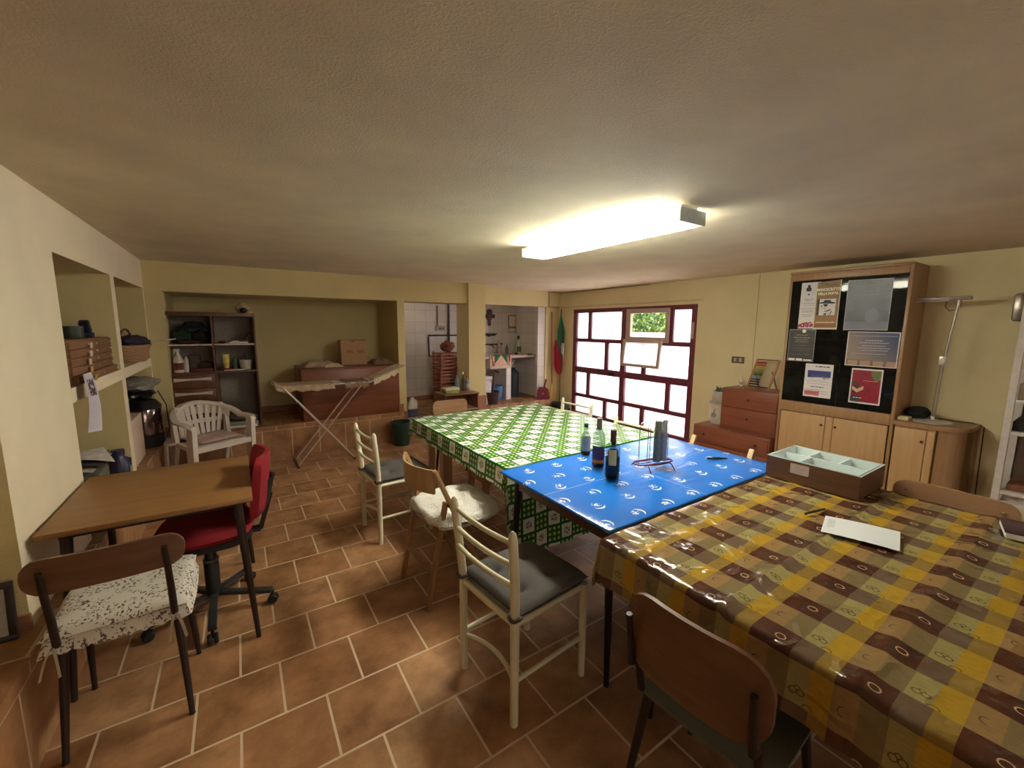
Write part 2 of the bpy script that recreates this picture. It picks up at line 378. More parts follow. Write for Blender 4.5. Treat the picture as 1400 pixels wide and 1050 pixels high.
# ------------------------------------------------------------------ ceiling lamp
n = NT('lamp_diffuser'); v = n.coord(); x, y, z = n.sep(v)
e = n.ramp(n.m('ABSOLUTE', y), 0.665, 0.60)
n.out((0.9, 0.95, 0.95, 1), 0.35); n.put(n.b.inputs['Emission Color'], (1.0, 0.985, 0.80, 1)); n.put(n.b.inputs['Emission Strength'], n.m('ADD', n.m('MULTIPLY', e, LAMP), 0.6)); M_LAMP = n.mat
lp = thing('ceiling_lamp', 'long fluorescent lamp with clear plastic cover fixed to ceiling above blue table', 'lamp', (2.02, 2.06, CZ))
m = MB(); m.box(-0.07, 0.07, -0.68, 0.68, -0.022, 0, 0.003); m.build('base_plate', plain('white_metal', C(225, 225, 222), 0.4), lp)
m = MB(); m.box(-0.105, 0.105, -0.70, 0.70, -0.088, -0.022, 0.008); m.build('diffuser', M_LAMP, lp)
for s_ in (-1, 1):
    m = MB(); m.box(-0.107, 0.107, s_*0.702-0.004, s_*0.702+0.004, -0.09, -0.02, 0.002); m.build('end_cap', plain('clear_plastic_rim', C(190, 200, 205), 0.2), lp)

# ================================================================== tablecloths and tables
def cloth_obj(name, x0, x1, y0, y1, z, dr, mat, step=0.03, ripple=0.012, creases=(), seed=0, rr=0.014, rough=0.0, flare=0.12):
    """dr = drops (x-, x+, y-, y+); uv in metres so the print runs over the edges"""
    def axis(a, b, d0, d1):
        v = []
        if d0 > 0: v += linsp(a-d0, a, max(4, int(d0/0.012)))[:-1]
        v += linsp(a, b, int((b-a)/step)+1)
        if d1 > 0: v += linsp(b, b+d1, max(4, int(d1/0.012)))[1:]
        return v
    us = axis(x0, x1, dr[0], dr[1]); vs = axis(y0, y1, dr[2], dr[3])
    def fn(u, v):
        cu = min(max(u, x0), x1); cv = min(max(v, y0), y1); du, dv = u-cu, v-cv; d = math.hypot(du, dv)
        zz = z + rough*mnoise.noise(Vector((u*9, v*9, seed)))
        for ax, c, amp, wd in creases:
            q = (u if ax == 'x' else v)-c; zz += amp*math.exp(-(q/wd)**2)
        if d < 1e-9: return (cu, cv, zz)
        dx, dy = du/d, dv/d; L = rr*pi/2
        if d < L: o = rr*sin(d/rr); h = rr*(1-cos(d/rr))
        else: o = rr+(d-L)*flare; h = rr+(d-L)*math.sqrt(1-flare*flare)
        al = u*abs(dy)+v*abs(dx)
        t = min(1, d/0.15)
        o += t*ripple*(1.0+0.9*sin(al*23+seed)+0.5*sin(al*51+seed*2))*(1.0)
        return (cu+dx*o, cv+dy*o, zz-h)
    m = MB(); m.grid(fn, us, vs); return m.build(name, mat, ang=80)

# green check oilcloth
n = NT('green_check_oilcloth'); u, v, _ = n.sep(n.coord('UV')); a = 0.1
U = n.m('DIVIDE', n.m('SUBTRACT', u, 1.34), a); V = n.m('DIVIDE', n.m('SUBTRACT', v, 2.47), 0.107)
fu, fv = n.m('FRACT', U), n.m('FRACT', V)
par = n.m('GREATER_THAN', n.m('FRACT', n.m('MULTIPLY', n.m('ADD', n.m('FLOOR', U), n.m('FLOOR', V)), 0.5)), 0.25)
line = n.m('MAXIMUM', n.m('GREATER_THAN', n.m('ABSOLUTE', n.m('SUBTRACT', fu, 0.5)), 0.425), n.m('GREATER_THAN', n.m('ABSOLUTE', n.m('SUBTRACT', fv, 0.5)), 0.425))
gu, gv = n.m('FRACT', n.m('MULTIPLY', fu, 3.0)), n.m('FRACT', n.m('MULTIPLY', fv, 3.0))
dot = n.m('MULTIPLY', n.band(gu, 0.26, 0.74), n.band(gv, 0.26, 0.74))
half = n.m('MAXIMUM', n.band(gu, 0.26, 0.74), n.band(gv, 0.26, 0.74))
mid = n.m('MULTIPLY', n.band(fu, 0.33, 0.67), n.band(fv, 0.33, 0.67))
G1, G2, YL, WH = C(12, 84, 42), C(120, 160, 60), C(226, 214, 70), C(226, 236, 226)
ging = n.mix(dot, n.mix(half, G1, C(38, 112, 48)), n.mix(mid, n.mix(0.7, WH, C(176, 206, 60)), YL))
mot = n.m('MULTIPLY', n.m('GREATER_THAN', n.noise(n.coord('UV'), 95, 2), 0.5), n.m('LESS_THAN', n.dist(fu, fv, 0.5, 0.5), 0.24))
dsh = n.m('LESS_THAN', n.m('ABSOLUTE', n.m('SUBTRACT', n.dist(fu, fv, 0.5, 0.5), 0.3)), 0.03)
cell = n.mix(mot, WH, n.mix(n.noise(n.coord('UV'), 40, 1), C(150, 60, 50), C(60, 120, 70)))
col = n.mix(line, n.mix(par, ging, cell), G1)
n.out(col, 0.28, spec=0.5); n.bump(n.noise(n.coord('UV'), 9, 3), 0.15, 0.01); M_GREEN = n.mat

# blue oilcloth with white moons and palms
n = NT('blue_print_oilcloth'); uvc = n.coord('UV'); u, v, _ = n.sep(uvc)
def motifs(px, py, ox, oy, flip):
    X = n.m('SUBTRACT', n.rmod(n.m('ADD', u, -ox), px), px/2); Y = n.m('SUBTRACT', n.rmod(n.m('ADD', v, -oy), py), py/2)
    ca, sa = cos(flip), sin(flip)
    x = n.m('ADD', n.m('MULTIPLY', X, ca), n.m('MULTIPLY', Y, sa)); y = n.m('SUBTRACT', n.m('MULTIPLY', Y, ca), n.m('MULTIPLY', X, sa))
    cres = n.m('MULTIPLY', n.m('LESS_THAN', n.dist(x, y, 0, 0), 0.032), n.m('GREATER_THAN', n.dist(x, y, 0.011, 0.015), 0.040))
    wx = n.m('ADD', x, n.m('MULTIPLY', n.m('SUBTRACT', n.noise(uvc, 85, 2), 0.5), 0.10)); wy = n.m('ADD', y, n.m('MULTIPLY', n.m('SUBTRACT', n.noise(uvc, 97, 2), 0.5), 0.10))
    palm = n.m('LESS_THAN', n.dist(wx, n.m('MULTIPLY', wy, 1.7), 0.010, 0.016), 0.017)
    return n.m('MAXIMUM', cres, palm)
w1 = motifs(0.20, 0.27, 0.02, 0.06, 0.6); w2 = motifs(0.20, 0.27, 0.12, 0.185, 2.4)
fold = n.m('MAXIMUM', n.m('LESS_THAN', n.m('ABSOLUTE', n.m('SUBTRACT', v, 1.50)), 0.0022), n.m('LESS_THAN', n.m('ABSOLUTE', n.m('SUBTRACT', u, 1.86)), 0.0016))
edge = n.m('LESS_THAN', u, 1.215)
base = n.mix(n.noise(uvc, 5, 3), C(16, 98, 200), C(30, 118, 216))
col = n.mix(n.m('MAXIMUM', w1, w2), n.mix(n.m('MULTIPLY', fold, 0.5), base, C(180, 210, 240)), C(226, 238, 244))
n.out(col, 0.2, spec=0.5)
wr = n.node('ShaderNodeTexNoise'); n.put(wr.inputs['Vector'], n.coord('UV', (3, 26, 1), rot=(0,0,0.5))); wr.inputs['Scale'].default_value = 1.6; wr.inputs['Detail'].default_value = 3
n.bump(n.m('ADD', wr.outputs[0], fold), 0.35, 0.006); M_BLUE = n.mat

# brown and yellow patchwork oilcloth
n = NT('brown_patch_oilcloth'); uvc = n.coord('UV'); u, v, _ = n.sep(uvc); p = 0.193
fx = n.rmod(n.m('SUBTRACT', u, 1.477-p*20), p); fy = n.rmod(n.m('SUBTRACT', v, 0.107-p*20), p)
A = n.m('LESS_THAN', fx, 0.088)
ca = n.mix(n.m('GREATER_THAN', fy, 0.043), C(146, 118, 54), n.mix(n.m('GREATER_THAN', fy, 0.096), C(106, 86, 70), n.mix(n.m('GREATER_THAN', fy, 0.158), C(74, 42, 34), C(84, 44, 30))))
cb = n.mix(n.m('GREATER_THAN', fy, 0.048), C(182, 146, 42), n.mix(n.m('GREATER_THAN', fy, 0.093), C(158, 146, 94), n.mix(n.m('GREATER_THAN', fy, 0.143), C(128, 112, 78), C(152, 122, 80))))
col = n.mix(A, cb, ca)
col = n.mix(n.m('MULTIPLY', n.ring(fx, fy, 0.046, 0.131, 0.011, 0.0017), 1.0), col, C(190, 164, 130))
ink = n.m('MAXIMUM', n.ring(fx, fy, 0.120, 0.078, 0.0075, 0.0015), n.m('MAXIMUM', n.ring(fx, fy, 0.120, 0.062, 0.0075, 0.0015), n.m('MULTIPLY', n.ring(fx, fy, 0.128, 0.07, 0.006, 0.0014), n.m('GREATER_THAN', fx, 0.126))))
ink = n.m('MAXIMUM', ink, n.m('MULTIPLY', n.ring(fx, fy, 0.140, 0.168, 0.011, 0.0014), n.m('GREATER_THAN', fy, 0.168)))
ink = n.m('MAXIMUM', ink, n.m('MULTIPLY', n.ring(fx, fy, 0.090, 0.045, 0.010, 0.0014), n.m('GREATER_THAN', fx, 0.090)))
col = n.mix(n.m('MULTIPLY', ink, 0.75), col, C(70, 54, 34))
gr = n.noise(n.coord('UV', (60, 14, 1)), 3, 3); col = n.mix(n.m('MULTIPLY', n.ramp(gr, 0.4, 0.7), 0.22), col, C(90, 66, 34))
n.out(col, 0.17, spec=0.55)
cr1 = n.noise(n.coord('UV', (1, 1, 1)), 6.5, 5, 0.55); rdg = n.m('ABSOLUTE', n.m('SUBTRACT', n.noise(uvc, 3.6, 3), 0.5))
n.bump(n.m('ADD', n.m('MULTIPLY', cr1, 1.6), n.m('MULTIPLY', n.m('MINIMUM', rdg, 0.05), -16.0)), 0.6, 0.010); M_BROWN = n.mat

g = cloth_obj('tablecloth', 1.25, 2.64, 1.945, 3.50, 0.752, (0.135, 0.10, 0.57, 0.10), M_GREEN, 0.05, 0.006, seed=1, flare=0.05)
tag(g, 'green checked oilcloth with white squares over the farthest table', 'tablecloth')
g = cloth_obj('tablecloth', 1.19, 2.62, 1.085, 1.90, 0.757, (0.012, 0.02, 0.012, 0.0), M_BLUE, 0.05, 0.0, creases=(('x', 1.5, 0.002, 0.02), ('y', 1.5, 0.002, 0.02)), seed=2, rr=0.006, rough=0.003)
tag(g, 'bright blue oilcloth with white moons and palms on middle table', 'tablecloth')
g = cloth_obj('tablecloth', 1.12, 2.66, -1.05, 1.045, 0.762, (0.17, 0.10, 0.12, 0.12), M_BROWN, 0.02, 0.008,
    creases=(('y', 0.26, 0.009, 0.022), ('y', 0.585, 0.010, 0.012), ('y', 0.90, 0.007, 0.010), ('x', 1.50, 0.005, 0.010), ('y', -0.06, 0.006, 0.02)), seed=3, rough=0.005, flare=0.08)
tag(g, 'shiny brown and yellow patchwork oilcloth over the nearest table', 'tablecloth')

M_DKW = wood('dark_table_edge', C(62, 36, 26), C(82, 50, 36), 'x', 5)
M_BLK = plain('black_painted_steel', C(26, 24, 26), 0.4, 0.3)
M_PALEW = wood('pale_sawn_wood', C(186, 150, 124), C(206, 172, 146), 'z', 5, 0.7)
def table(name, label, x0, x1, y0, y1, ztop, legs, legmat, topmat, taper=(0.022, 0.012), apron=True):
    t = thing(name, label, 'table', ((x0+x1)/2, (y0+y1)/2, 0)); cx, cy = (x0+x1)/2, (y0+y1)/2
    m = MB(); m.box(x0-cx, x1-cx, y0-cy, y1-cy, ztop-0.024, ztop, 0.003); m.build('tabletop', topmat, t)
    if apron:
        m = MB(); i = 0.06
        for q in ((x0+i, x1-i, y0+i, y0+i+.02), (x0+i, x1-i, y1-i-.02, y1-i), (x0+i, x0+i+.02, y0+i+.02, y1-i-.02), (x1-i-.02, x1-i, y0+i+.02, y1-i-.02)):
            m.box(q[0]-cx, q[1]-cx, q[2]-cy, q[3]-cy, ztop-0.10, ztop-0.024)
        m.build('apron', topmat, t)
    for (tx, ty, fx_, fy_) in legs:
        m = MB(); m.tube([(tx-cx, ty-cy, ztop-0.024), (fx_-cx, fy_-cy, 0.0)], list(taper), 12); m.build('leg', legmat, t)
    return t
table('table', 'dark-edged table with black tapered legs under the blue oilcloth', 1.20, 2.60, 1.10, 1.90, 0.753, ((1.27, 1.15, 1.25, 1.12), (1.27, 1.84, 1.25, 1.87), (2.53, 1.16, 2.55, 1.13), (2.53, 1.84, 2.55, 1.87)), M_BLK, M_DKW)
table('table', 'table with black legs hidden under the brown patchwork oilcloth', 1.14, 2.64, -1.03, 1.035, 0.757, ((1.3, 0.9, 1.29, 0.92), (2.5, 0.9, 2.52, 0.92), (1.3, -0.9, 1.29, -0.92), (2.5, -0.9, 2.52, -0.92)), M_BLK, M_DKW)
t = thing('trestle_table', 'long table on pale wooden trestles under the green checked oilcloth', 'table', (1.94, 2.7, 0))
m = MB(); m.box(-0.68, 0.69, -0.72, 0.79, 0.724, 0.748, 0.003); m.build('tabletop', M_PALEW, t)
for (x, y, w_) in ((-0.58, 0.33, 0.075), (-0.18, 0.37, 0.05), (-0.14, 0.72, 0.05), (0.55, 0.33, 0.06), (0.55, 0.72, 0.05), (-0.55, 0.70, 0.05)):
    m = MB(); m.box(x-w_/2, x+w_/2, y-w_/2, y+w_/2, 0.0, 0.72, 0.003); m.build('leg', M_PALEW, t)
m = MB(); m.bar((-0.18, 0.34, 0.20), (0.55, 0.36, 0.20), 0.03, 0.05); m.bar((-0.14, 0.38, 0.16), (-0.14, 0.70, 0.16), 0.03, 0.05); m.bar((-0.58, 0.33, 0.69), (0.55, 0.33, 0.69), 0.04, 0.06); m.build('cross_rail', M_PALEW, t)

# ================================================================== chairs
M_CHW = plain('cream_enamel', C(216, 210, 186), 0.35, var=0.03)
n = NT('grey_cushion_cloth'); v = n.coord(); f = n.noise(v, 260, 2); n.out(n.mix(f, C(74, 71, 70), C(92, 88, 86)), 0.9, spec=0.2); n.bump(f, 0.3, 0.002); M_GREYC = n.mat
def cushion(m, x0, x1, y0, y1, z, th, tufts=(), n_=34, puff=0.35, edge=0.0, seed=0):
    us = linsp(x0, x1, n_); vs = linsp(y0, y1, n_)
    def h(u, v, s_):
        a = 2*(u-x0)/(x1-x0)-1; b_ = 2*(v-y0)/(y1-y0)-1
        k = (max(0, 1-a**6)*max(0, 1-b_**6))**0.35
        hh = th*(0.5+0.5*k*(1 if s_ > 0 else 0.6)*puff*2) if k > 0 else th*0.5
        hh = th*0.5 + s_*(th*0.5*k)*(1.0 if s_ > 0 else 0.98)
        if s_ > 0:
            for (tx, ty) in tufts: hh -= th*0.45*math.exp(-((u-tx)**2+(v-ty)**2)/0.0003) + th*0.30*math.exp(-((u-tx)**2+(v-ty)**2)/0.0022)
            hh += edge*mnoise.noise(Vector((u*12, v*12, seed)))
        return z+hh
    for s_ in (1, -1): m.grid(lambda u, v: (u, v, h(u, v, s_)), us, vs)
    return m
def ladder_chair(label, loc, rotz, cush=True, group='cream ladder-back chairs round the tables'):
    """front is local +X, origin on the floor under the middle of the seat"""
    t = thing('ladder_back_chair', label, 'chair', loc, rotz, group); hx, hy = 0.195, 0.18
    for s_ in (-1, 1):
        m = MB(); m.tube([(-hx, s_*hy, 0), (-hx, s_*hy, 0.45), (-hx-0.012, s_*(hy+0.012), 0.62), (-hx-0.03, s_*(hy+0.02), 0.80), (-hx-0.031, s_*(hy+0.02), 0.82), (-hx-0.032, s_*(hy+0.02), 0.83)], [0.0165, 0.0185, 0.0185, 0.0175, 0.013, 0.004], 14)
        m.build('back_post', M_CHW, t)
    for s_ in (-1, 1):
        m = MB(); m.tube([(hx, s_*(hy+0.005), 0), (hx, s_*(hy+0.005), 0.448)], [0.016, 0.0185], 14); m.build('front_leg', M_CHW, t)
    for z in (0.775, 0.69, 0.61):
        m = MB(); m.tube([(-hx-0.022-0.016*(1-(q*q)), q*(hy+0.01), z) for q in linsp(-1, 1, 11)], 0.0105, 10); m.build('back_rung', M_CHW, t)
    m = MB()
    m.tube([(-hx, -hy, 0.435), (hx, -hy-.005, 0.435)], 0.014, 10); m.tube([(-hx, hy, 0.435), (hx, hy+.005, 0.435)], 0.014, 10)
    m.tube([(-hx, -hy, 0.435), (-hx, hy, 0.435)], 0.014, 10); m.tube([(hx, -hy, 0.435), (hx, hy, 0.435)], 0.014, 10)
    m.box(-hx+.01, hx-.01, -hy+.01, hy-.01, 0.432, 0.444, 0.004); m.build('seat', M_CHW, t)
    for s_ in (-1, 1):
        m = MB(); m.tube([(-hx, s_*hy, 0.19), (hx, s_*(hy+.005), 0.19)], 0.010, 10); m.build('side_stretcher', M_CHW, t)
    m = MB(); m.tube([(-hx+0.05*(1-q*q), q*hy, 0.17) for q in linsp(-1, 1, 11)], 0.010, 10); m.build('rear_stretcher', M_CHW, t)
    if cush:
        m = MB(); k = 0.085
        cushion(m, -hx+.005, hx+.02, -hy-.015, hy+.015, 0.446, 0.056, [(a*k, b_*k) for a in (-1, 1) for b_ in (-1, 1)]); cu = m.build('cushion', M_GREYC, t, ang=75)
        cu['label'] = 'grey tufted seat cushion'
        for s_ in (-1, 1):
            m = MB(); m.tube([(-hx+0.024*cos(q), s_*hy+0.024*sin(q), 0.466+0.004*sin(3*q)) for q in linsp(0, 2*pi, 17)[:-1]], 0.008, 8, closed=True)
            m.build('cushion_tie', plain('brown_tie', C(74, 60, 56), 0.8), t)
    return t
ladder_chair('cream ladder-back chair with grey tufted cushion nearest the camera beside the blue table', (0.985, 1.39, 0), R(6))
ladder_chair('cream ladder-back chair with grey cushion farther back, near the drying rack', (0.95, 3.05, 0), R(4))
ladder_chair('cream ladder-back chair at the window side of the green table, nearest the flag', (2.62, 3.08, 0), R(184), True)
ladder_chair('cream ladder-back chair behind the wine bottles, at the window side of the tables', (2.42, 2.17, 0), R(182), True)

M_BEECH = wood('varnished_beech', C(164, 132, 92), C(186, 154, 112), 'z', 5, 0.35)
M_BEECHD = wood('darker_beech', C(140, 104, 70), C(160, 122, 84), 'z', 5, 0.4)
n = NT('white_fleece'); v = n.coord(); f = n.noise(v, 90, 5, 0.7); f2 = n.noise(v, 16, 3); n.out(n.mix(f, C(200, 196, 190), C(240, 238, 232)), 1.0, spec=0.05); n.bump(n.m('ADD', f, n.m('MULTIPLY', f2, 1.5)), 0.9, 0.012); M_FLEECE = n.mat
def folding_chair(label, loc, rotz, fleece, group=None, low=0.0):
    t = thing('folding_chair', label, 'chair', loc, rotz, group); hy = 0.205
    for s_ in (-1, 1):
        m = MB(); m.bar((-0.19, s_*hy, 0.80), (0.16, s_*hy, 0.0), 0.022, 0.034, (0, 1, 0), 0.004); m.build('front_leg', M_BEECH, t)
        m = MB(); m.bar((-0.115, s_*(hy-0.024), 0.60), (-0.235, s_*(hy-0.024), 0.0), 0.022, 0.034, (0, 1, 0), 0.004); m.build('rear_leg', M_BEECHD, t)
        m = MB(); m.lathe([(0, -0.018), (0.012, -0.018), (0.012, 0.018), (0, 0.018)], 12, M=T(-0.105, s_*(hy-0.012), 0.585) @ RX); m.build('hinge', plain('hinge_brown', C(60, 40, 28), 0.4), t)
    m = MB()
    ys = linsp(-1, 1, 13)
    for i in range(12):
        for (xo, zz) in (): pass
    def bf(sgn): return lambda u, v: (-0.188-0.06*(1-u*u)+v*-0.16*0+sgn*0.006-0.02*(v-0.70)*2, u*(hy-0.012), v)
    for sgn in (1, -1): m.grid(bf(sgn), ys, [q-low for q in (0.665, 0.68, 0.72, 0.76, 0.79, 0.80)])
    edges = [e for e in m.bm.edges if len(e.link_faces) == 1]
    # close the rim between the two skins
    bmesh.ops.bridge_loops(m.bm, edges=edges)
    m.build('backrest', M_BEECH, t)
    m = MB(); m.box(-0.14, 0.24, -hy+0.026, hy-0.026, 0.425, 0.443, 0.005); m.build('seat', M_BEECH, t)
    for (x, z, e) in ((-0.195, 0.20, hy-.03), (0.08, 0.18, hy), (0.2, 0.41, hy-.03)): m = MB(); m.bar((x, -e, z), (x, e, z), 0.022, 0.022); m.build('cross_bar', M_BEECHD, t)
    if fleece:
        m = MB(); cushion(m, -0.20, 0.26, -0.25, 0.25, 0.444, 0.085, n_=36, edge=0.022, seed=4)
        for v_ in m.bm.verts:
            a_ = math.atan2(v_.co.y, v_.co.x); k = 1+0.05*mnoise.noise(Vector((cos(a_)*3, sin(a_)*3, 5)))
            v_.co.x *= k; v_.co.y *= k; aa = (v_.co.x-0.03)/0.22; bb = v_.co.y/0.235; v_.co.x = 0.03+(v_.co.x-0.03)*math.sqrt(max(0.3, 1-0.24*bb*bb)); v_.co.y *= math.sqrt(max(0.3, 1-0.24*aa*aa))
            if False and abs(v_.co.x-0.03) > 0.16 or abs(v_.co.y) > 0.19: v_.co.z -= 0.012
        c = m.build('seat_pad', M_FLEECE, t, ang=80); c['label'] = 'fluffy white fleece seat pad'
    return t
folding_chair('varnished wooden folding chair with a white fleece pad facing the tables', (1.005, 2.2, 0), R(3), True)
folding_chair('wooden folding chair on the far side of the blue table, only its back tips showing', (2.50, 1.49, 0), R(178), False, low=0.085)

# school chairs: plywood back, bent steel
M_PLY = wood('brown_plywood', C(98, 66, 50), C(118, 82, 62), 'y', 4, 0.35)
M_PLYL = wood('light_brown_plywood', C(148, 112, 84), C(166, 128, 100), 'y', 4, 0.35)
M_DKST = plain('dark_brown_steel', C(44, 30, 26), 0.45, 0.2)
M_SEATG = plain('grey_green_seat', C(92, 92, 80), 0.7, bump=0.2, scale=120)
def rounded(w_, h_, r, k=6):
    pts = []
    for cx, cy, a0 in ((w_/2-r, h_/2-r, 0), (-w_/2+r, h_/2-r, 90), (-w_/2+r, -h_/2+r, 180), (w_/2-r, -h_/2+r, 270)):
        for i in range(k+1): a = R(a0+90*i/k); pts.append((cx+r*cos(a), cy+r*sin(a)))
    return pts
def curved_panel(m, w_, h_, r, th, bow, M):
    """rounded rectangle panel in local yz, bowed in x"""
    pts = rounded(w_, h_, r)
    n_ = 16; 
    f_ = []; b_ = []
    ys = linsp(-w_/2, w_/2, n_+1)
    def zr(y):
        d = abs(y)-(w_/2-r)
        return h_/2 if d <= 0 else h_/2-r+math.sqrt(max(0, r*r-d*d))
    def pos(y, z, o): return M @ Vector((-bow*(1-(2*y/w_)**2)+o, y, z))
    ks = linsp(-1, 1, 5)
    ys = [-w_/2*cos(pi*i/n_) for i in range(n_+1)]
    for o in (th/2, -th/2): m.grid(lambda y, k: pos(y, k*max(zr(y), 0.002), o), ys, ks)
    es = [e for e in m.bm.edges if len(e.link_faces) == 1 and e.is_valid]
    # outer side wall: join matching rim vertices
    A = [pos(y, s_*max(zr(y), 0.002), 0) for s_ in (1, -1) for y in ys]
    loop = [(y, 1) for y in ys]+[(-y, -1) for y in ys]
    loop = [(ys[i], 1) for i in range(n_+1)]+[(ys[n_-i], -1) for i in range(n_+1)]
    F = [m.bm.verts.new(pos(y, s_*max(zr(y), 0.002), th/2)) for y, s_ in loop]; B = [m.bm.verts.new(pos(y, s_*max(zr(y), 0.002), -th/2)) for y, s_ in loop]
    k = len(loop)
    for i in range(k): m._f([F[i], F[(i+1)%k], B[(i+1)%k], B[i]])
    bmesh.ops.remove_doubles(m.bm, verts=m.bm.verts, dist=0.0004)
def school_chair(label, loc, rotz, ply, backh=0.115, backz=0.735, backw=0.40, seatmat=None, lean=0.05, group=None, seatw=0.38, bow=0.02, rad=None, spread=0.0, thick=0.014):
    """front is local +X; seat centre at the origin"""
    t = thing('school_chair', label, 'chair', loc, rotz, group); sm = seatmat or ply; hw = seatw/2
    m = MB(); m.prism(rounded(0.37, seatw, 0.06), 0.438, 0.450); m.build('seat', sm, t)
    m = MB(); curved_panel(m, backw, backh, rad or min(0.055, backh/2-0.002), thick, bow, T(-0.175-lean, 0, backz)); bk = m.build('backrest', ply, t)
    for s_ in (-1, 1):
        m = MB(); yb = s_*(hw-0.03); m.tube([(-0.10, yb, 0.428), (-0.16, yb, 0.43), (-0.185, yb, 0.455), (-0.19-lean*0.3, yb, 0.56), (-0.187-lean-bow*0.3+0.022*0, yb, backz-backh*0.5), (-0.20-lean-bow*0.6, yb, backz+backh*0.2)], [0.010, 0.011, 0.012, 0.012, 0.011, 0.009], 10); m.build('back_post', M_DKST, t)
        m = MB(); m.tube([(-0.13, s_*(hw-0.03), 0.43), (-0.19-spread, s_*(hw-0.01+spread*.3), 0.004), (-0.19-spread, s_*(hw-0.01+spread*.3), 0)], [0.016, 0.010, 0.012], 12); m.build('rear_leg', M_DKST, t)
        m = MB(); m.tube([(0.13, s_*(hw-0.03), 0.43), (0.18+spread, s_*(hw-0.01+spread*.3), 0.004), (0.18+spread, s_*(hw-0.01+spread*.3), 0)], [0.015, 0.009, 0.011], 12); m.build('front_leg', M_DKST, t)
        m = MB(); m.lathe([(0, 0), (0.007, 0.0), (0.006, 0.003), (0, 0.004)], 10, M=T(-0.175-lean-bow*0.25+thick/2-0.001, s_*(hw-0.035), backz+backh*0.2) @ Matrix.Rotation(R(90), 4, 'Y')); m.build('rivet', plain('steel_rivet', C(220, 220, 215), 0.2, 0.9), t)
    m = MB(); m.tube([(-0.13, -hw+.03, 0.425), (0.13, -hw+.03, 0.425), (0.13, hw-.03, 0.425), (-0.13, hw-.03, 0.425)], 0.010, 8, closed=True); m.build('seat_frame', M_DKST, t)
    return t
fc = school_chair('brown plywood chair with a floral cushion pulled up to the small desk', (-0.435, 2.135, 0), R(90), M_PLY, 0.125, 0.725, 0.43, lean=0.03)
n = NT('floral_cloth'); v = n.coord(); a = n.noise(v, 95, 2, 0.6); b2 = n.noise(v, 130, 3, 0.6); c3 = n.noise(v, 17, 2)
fl = n.m('MULTIPLY', n.m('GREATER_THAN', a, 0.56), n.m('GREATER_THAN', n.m('ADD', c3, n.m('MULTIPLY', b2, 0.3)), 0.60))
n.out(n.mix(fl, C(214, 208, 200), n.mix(n.ramp(b2, 0.4, 0.6), C(84, 76, 74), C(130, 104, 96))), 0.9, spec=0.15); n.bump(n.noise(v, 300, 2), 0.2, 0.002); M_FLOR = n.mat
m = MB(); cushion(m, -0.19, 0.215, -0.205, 0.205, 0.452, 0.055, n_=30, edge=0.006, seed=2)
ring_ = []
us = linsp(0, 2*pi, 97)
def frill(u, v):
    sx, sy = cos(u), sin(u); k = 1/max(abs(sx), abs(sy))**0.9; w_ = v*0.055
    r1 = 0.198+w_*0.3; return (0.012+sx*k*r1*0.98, sy*k*(r1+.003), 0.475-v*0.05+0.006*v*sin(u*34))
m.grid(frill, us, [0, 0.35, 0.7, 1.0]); cu = m.build('cushion', M_FLOR, fc, ang=80); cu['label'] = 'white ruffled cushion with grey and mauve flowers'
for s_ in (-1, 1):
    m = MB()
    for dx, dy in ((-0.03, 0.03*s_), (-0.035, -0.02*s_)):
        m.grid(lambda u, v: (-0.20+dx*u*1.3+0.008*v, s_*0.165+dy*u+0.010*v, 0.455-0.085*u*u-0.01*v), linsp(0, 1, 7), [-0.5, 0, 0.5])
    m.build('cushion_tie', plain('pale_ribbon', C(206, 198, 190), 0.8), fc)
school_chair('dark wooden school chair in the foreground pushed under the brown oilcloth', (1.17, 0.575, 0), R(4), M_PLY, 0.24, 0.69, 0.40, M_SEATG, 0.045, seatw=0.40, bow=0.03, rad=0.09, spread=0.03)
school_chair('light brown plywood chair at the far side of the brown table near white shelves', (2.475, 0.40, 0), R(178), M_PLYL, 0.15, 0.758, 0.41, None, 0.03, rad=0.05)
school_chair('light brown plywood chair at the far end of the green table', (1.815, 3.70, 0), R(270), M_PLYL, 0.15, 0.725, 0.39, None, 0.03, rad=0.05)

# desk
M_DESK = wood('desk_veneer', C(138, 98, 58), C(156, 114, 70), 'x', 4, 0.4)
t = thing('desk', 'small brown veneer desk with splayed dark legs against the left wall', 'desk', (-0.355, 2.68, 0))
m = MB(); m.box(-0.365, 0.365, -0.39, 0.39, 0.712, 0.735, 0.003); m.build('tabletop', M_DESK, t)
m = MB()
for q in ((-0.31, 0.31, -0.34, -0.32), (-0.31, 0.31, 0.32, 0.34), (-0.31, -0.29, -0.32, 0.32), (0.29, 0.31, -0.32, 0.32)): m.box(*q, 0.685, 0.712)
m.build('apron', M_DKST, t)
for sx in (-1, 1):
    for sy in (-1, 1):
        if sx < 0: P = [(sx*0.29, sy*0.32, 0.712), (sx*0.315, sy*0.40, 0.0)]
        else: P = [(sx*0.30, sy*0.33, 0.712), (sx*0.345, sy*0.395, 0.0)]
        m = MB(); m.tube(P, [0.021, 0.011], 14); m.build('leg', M_DKST, t)

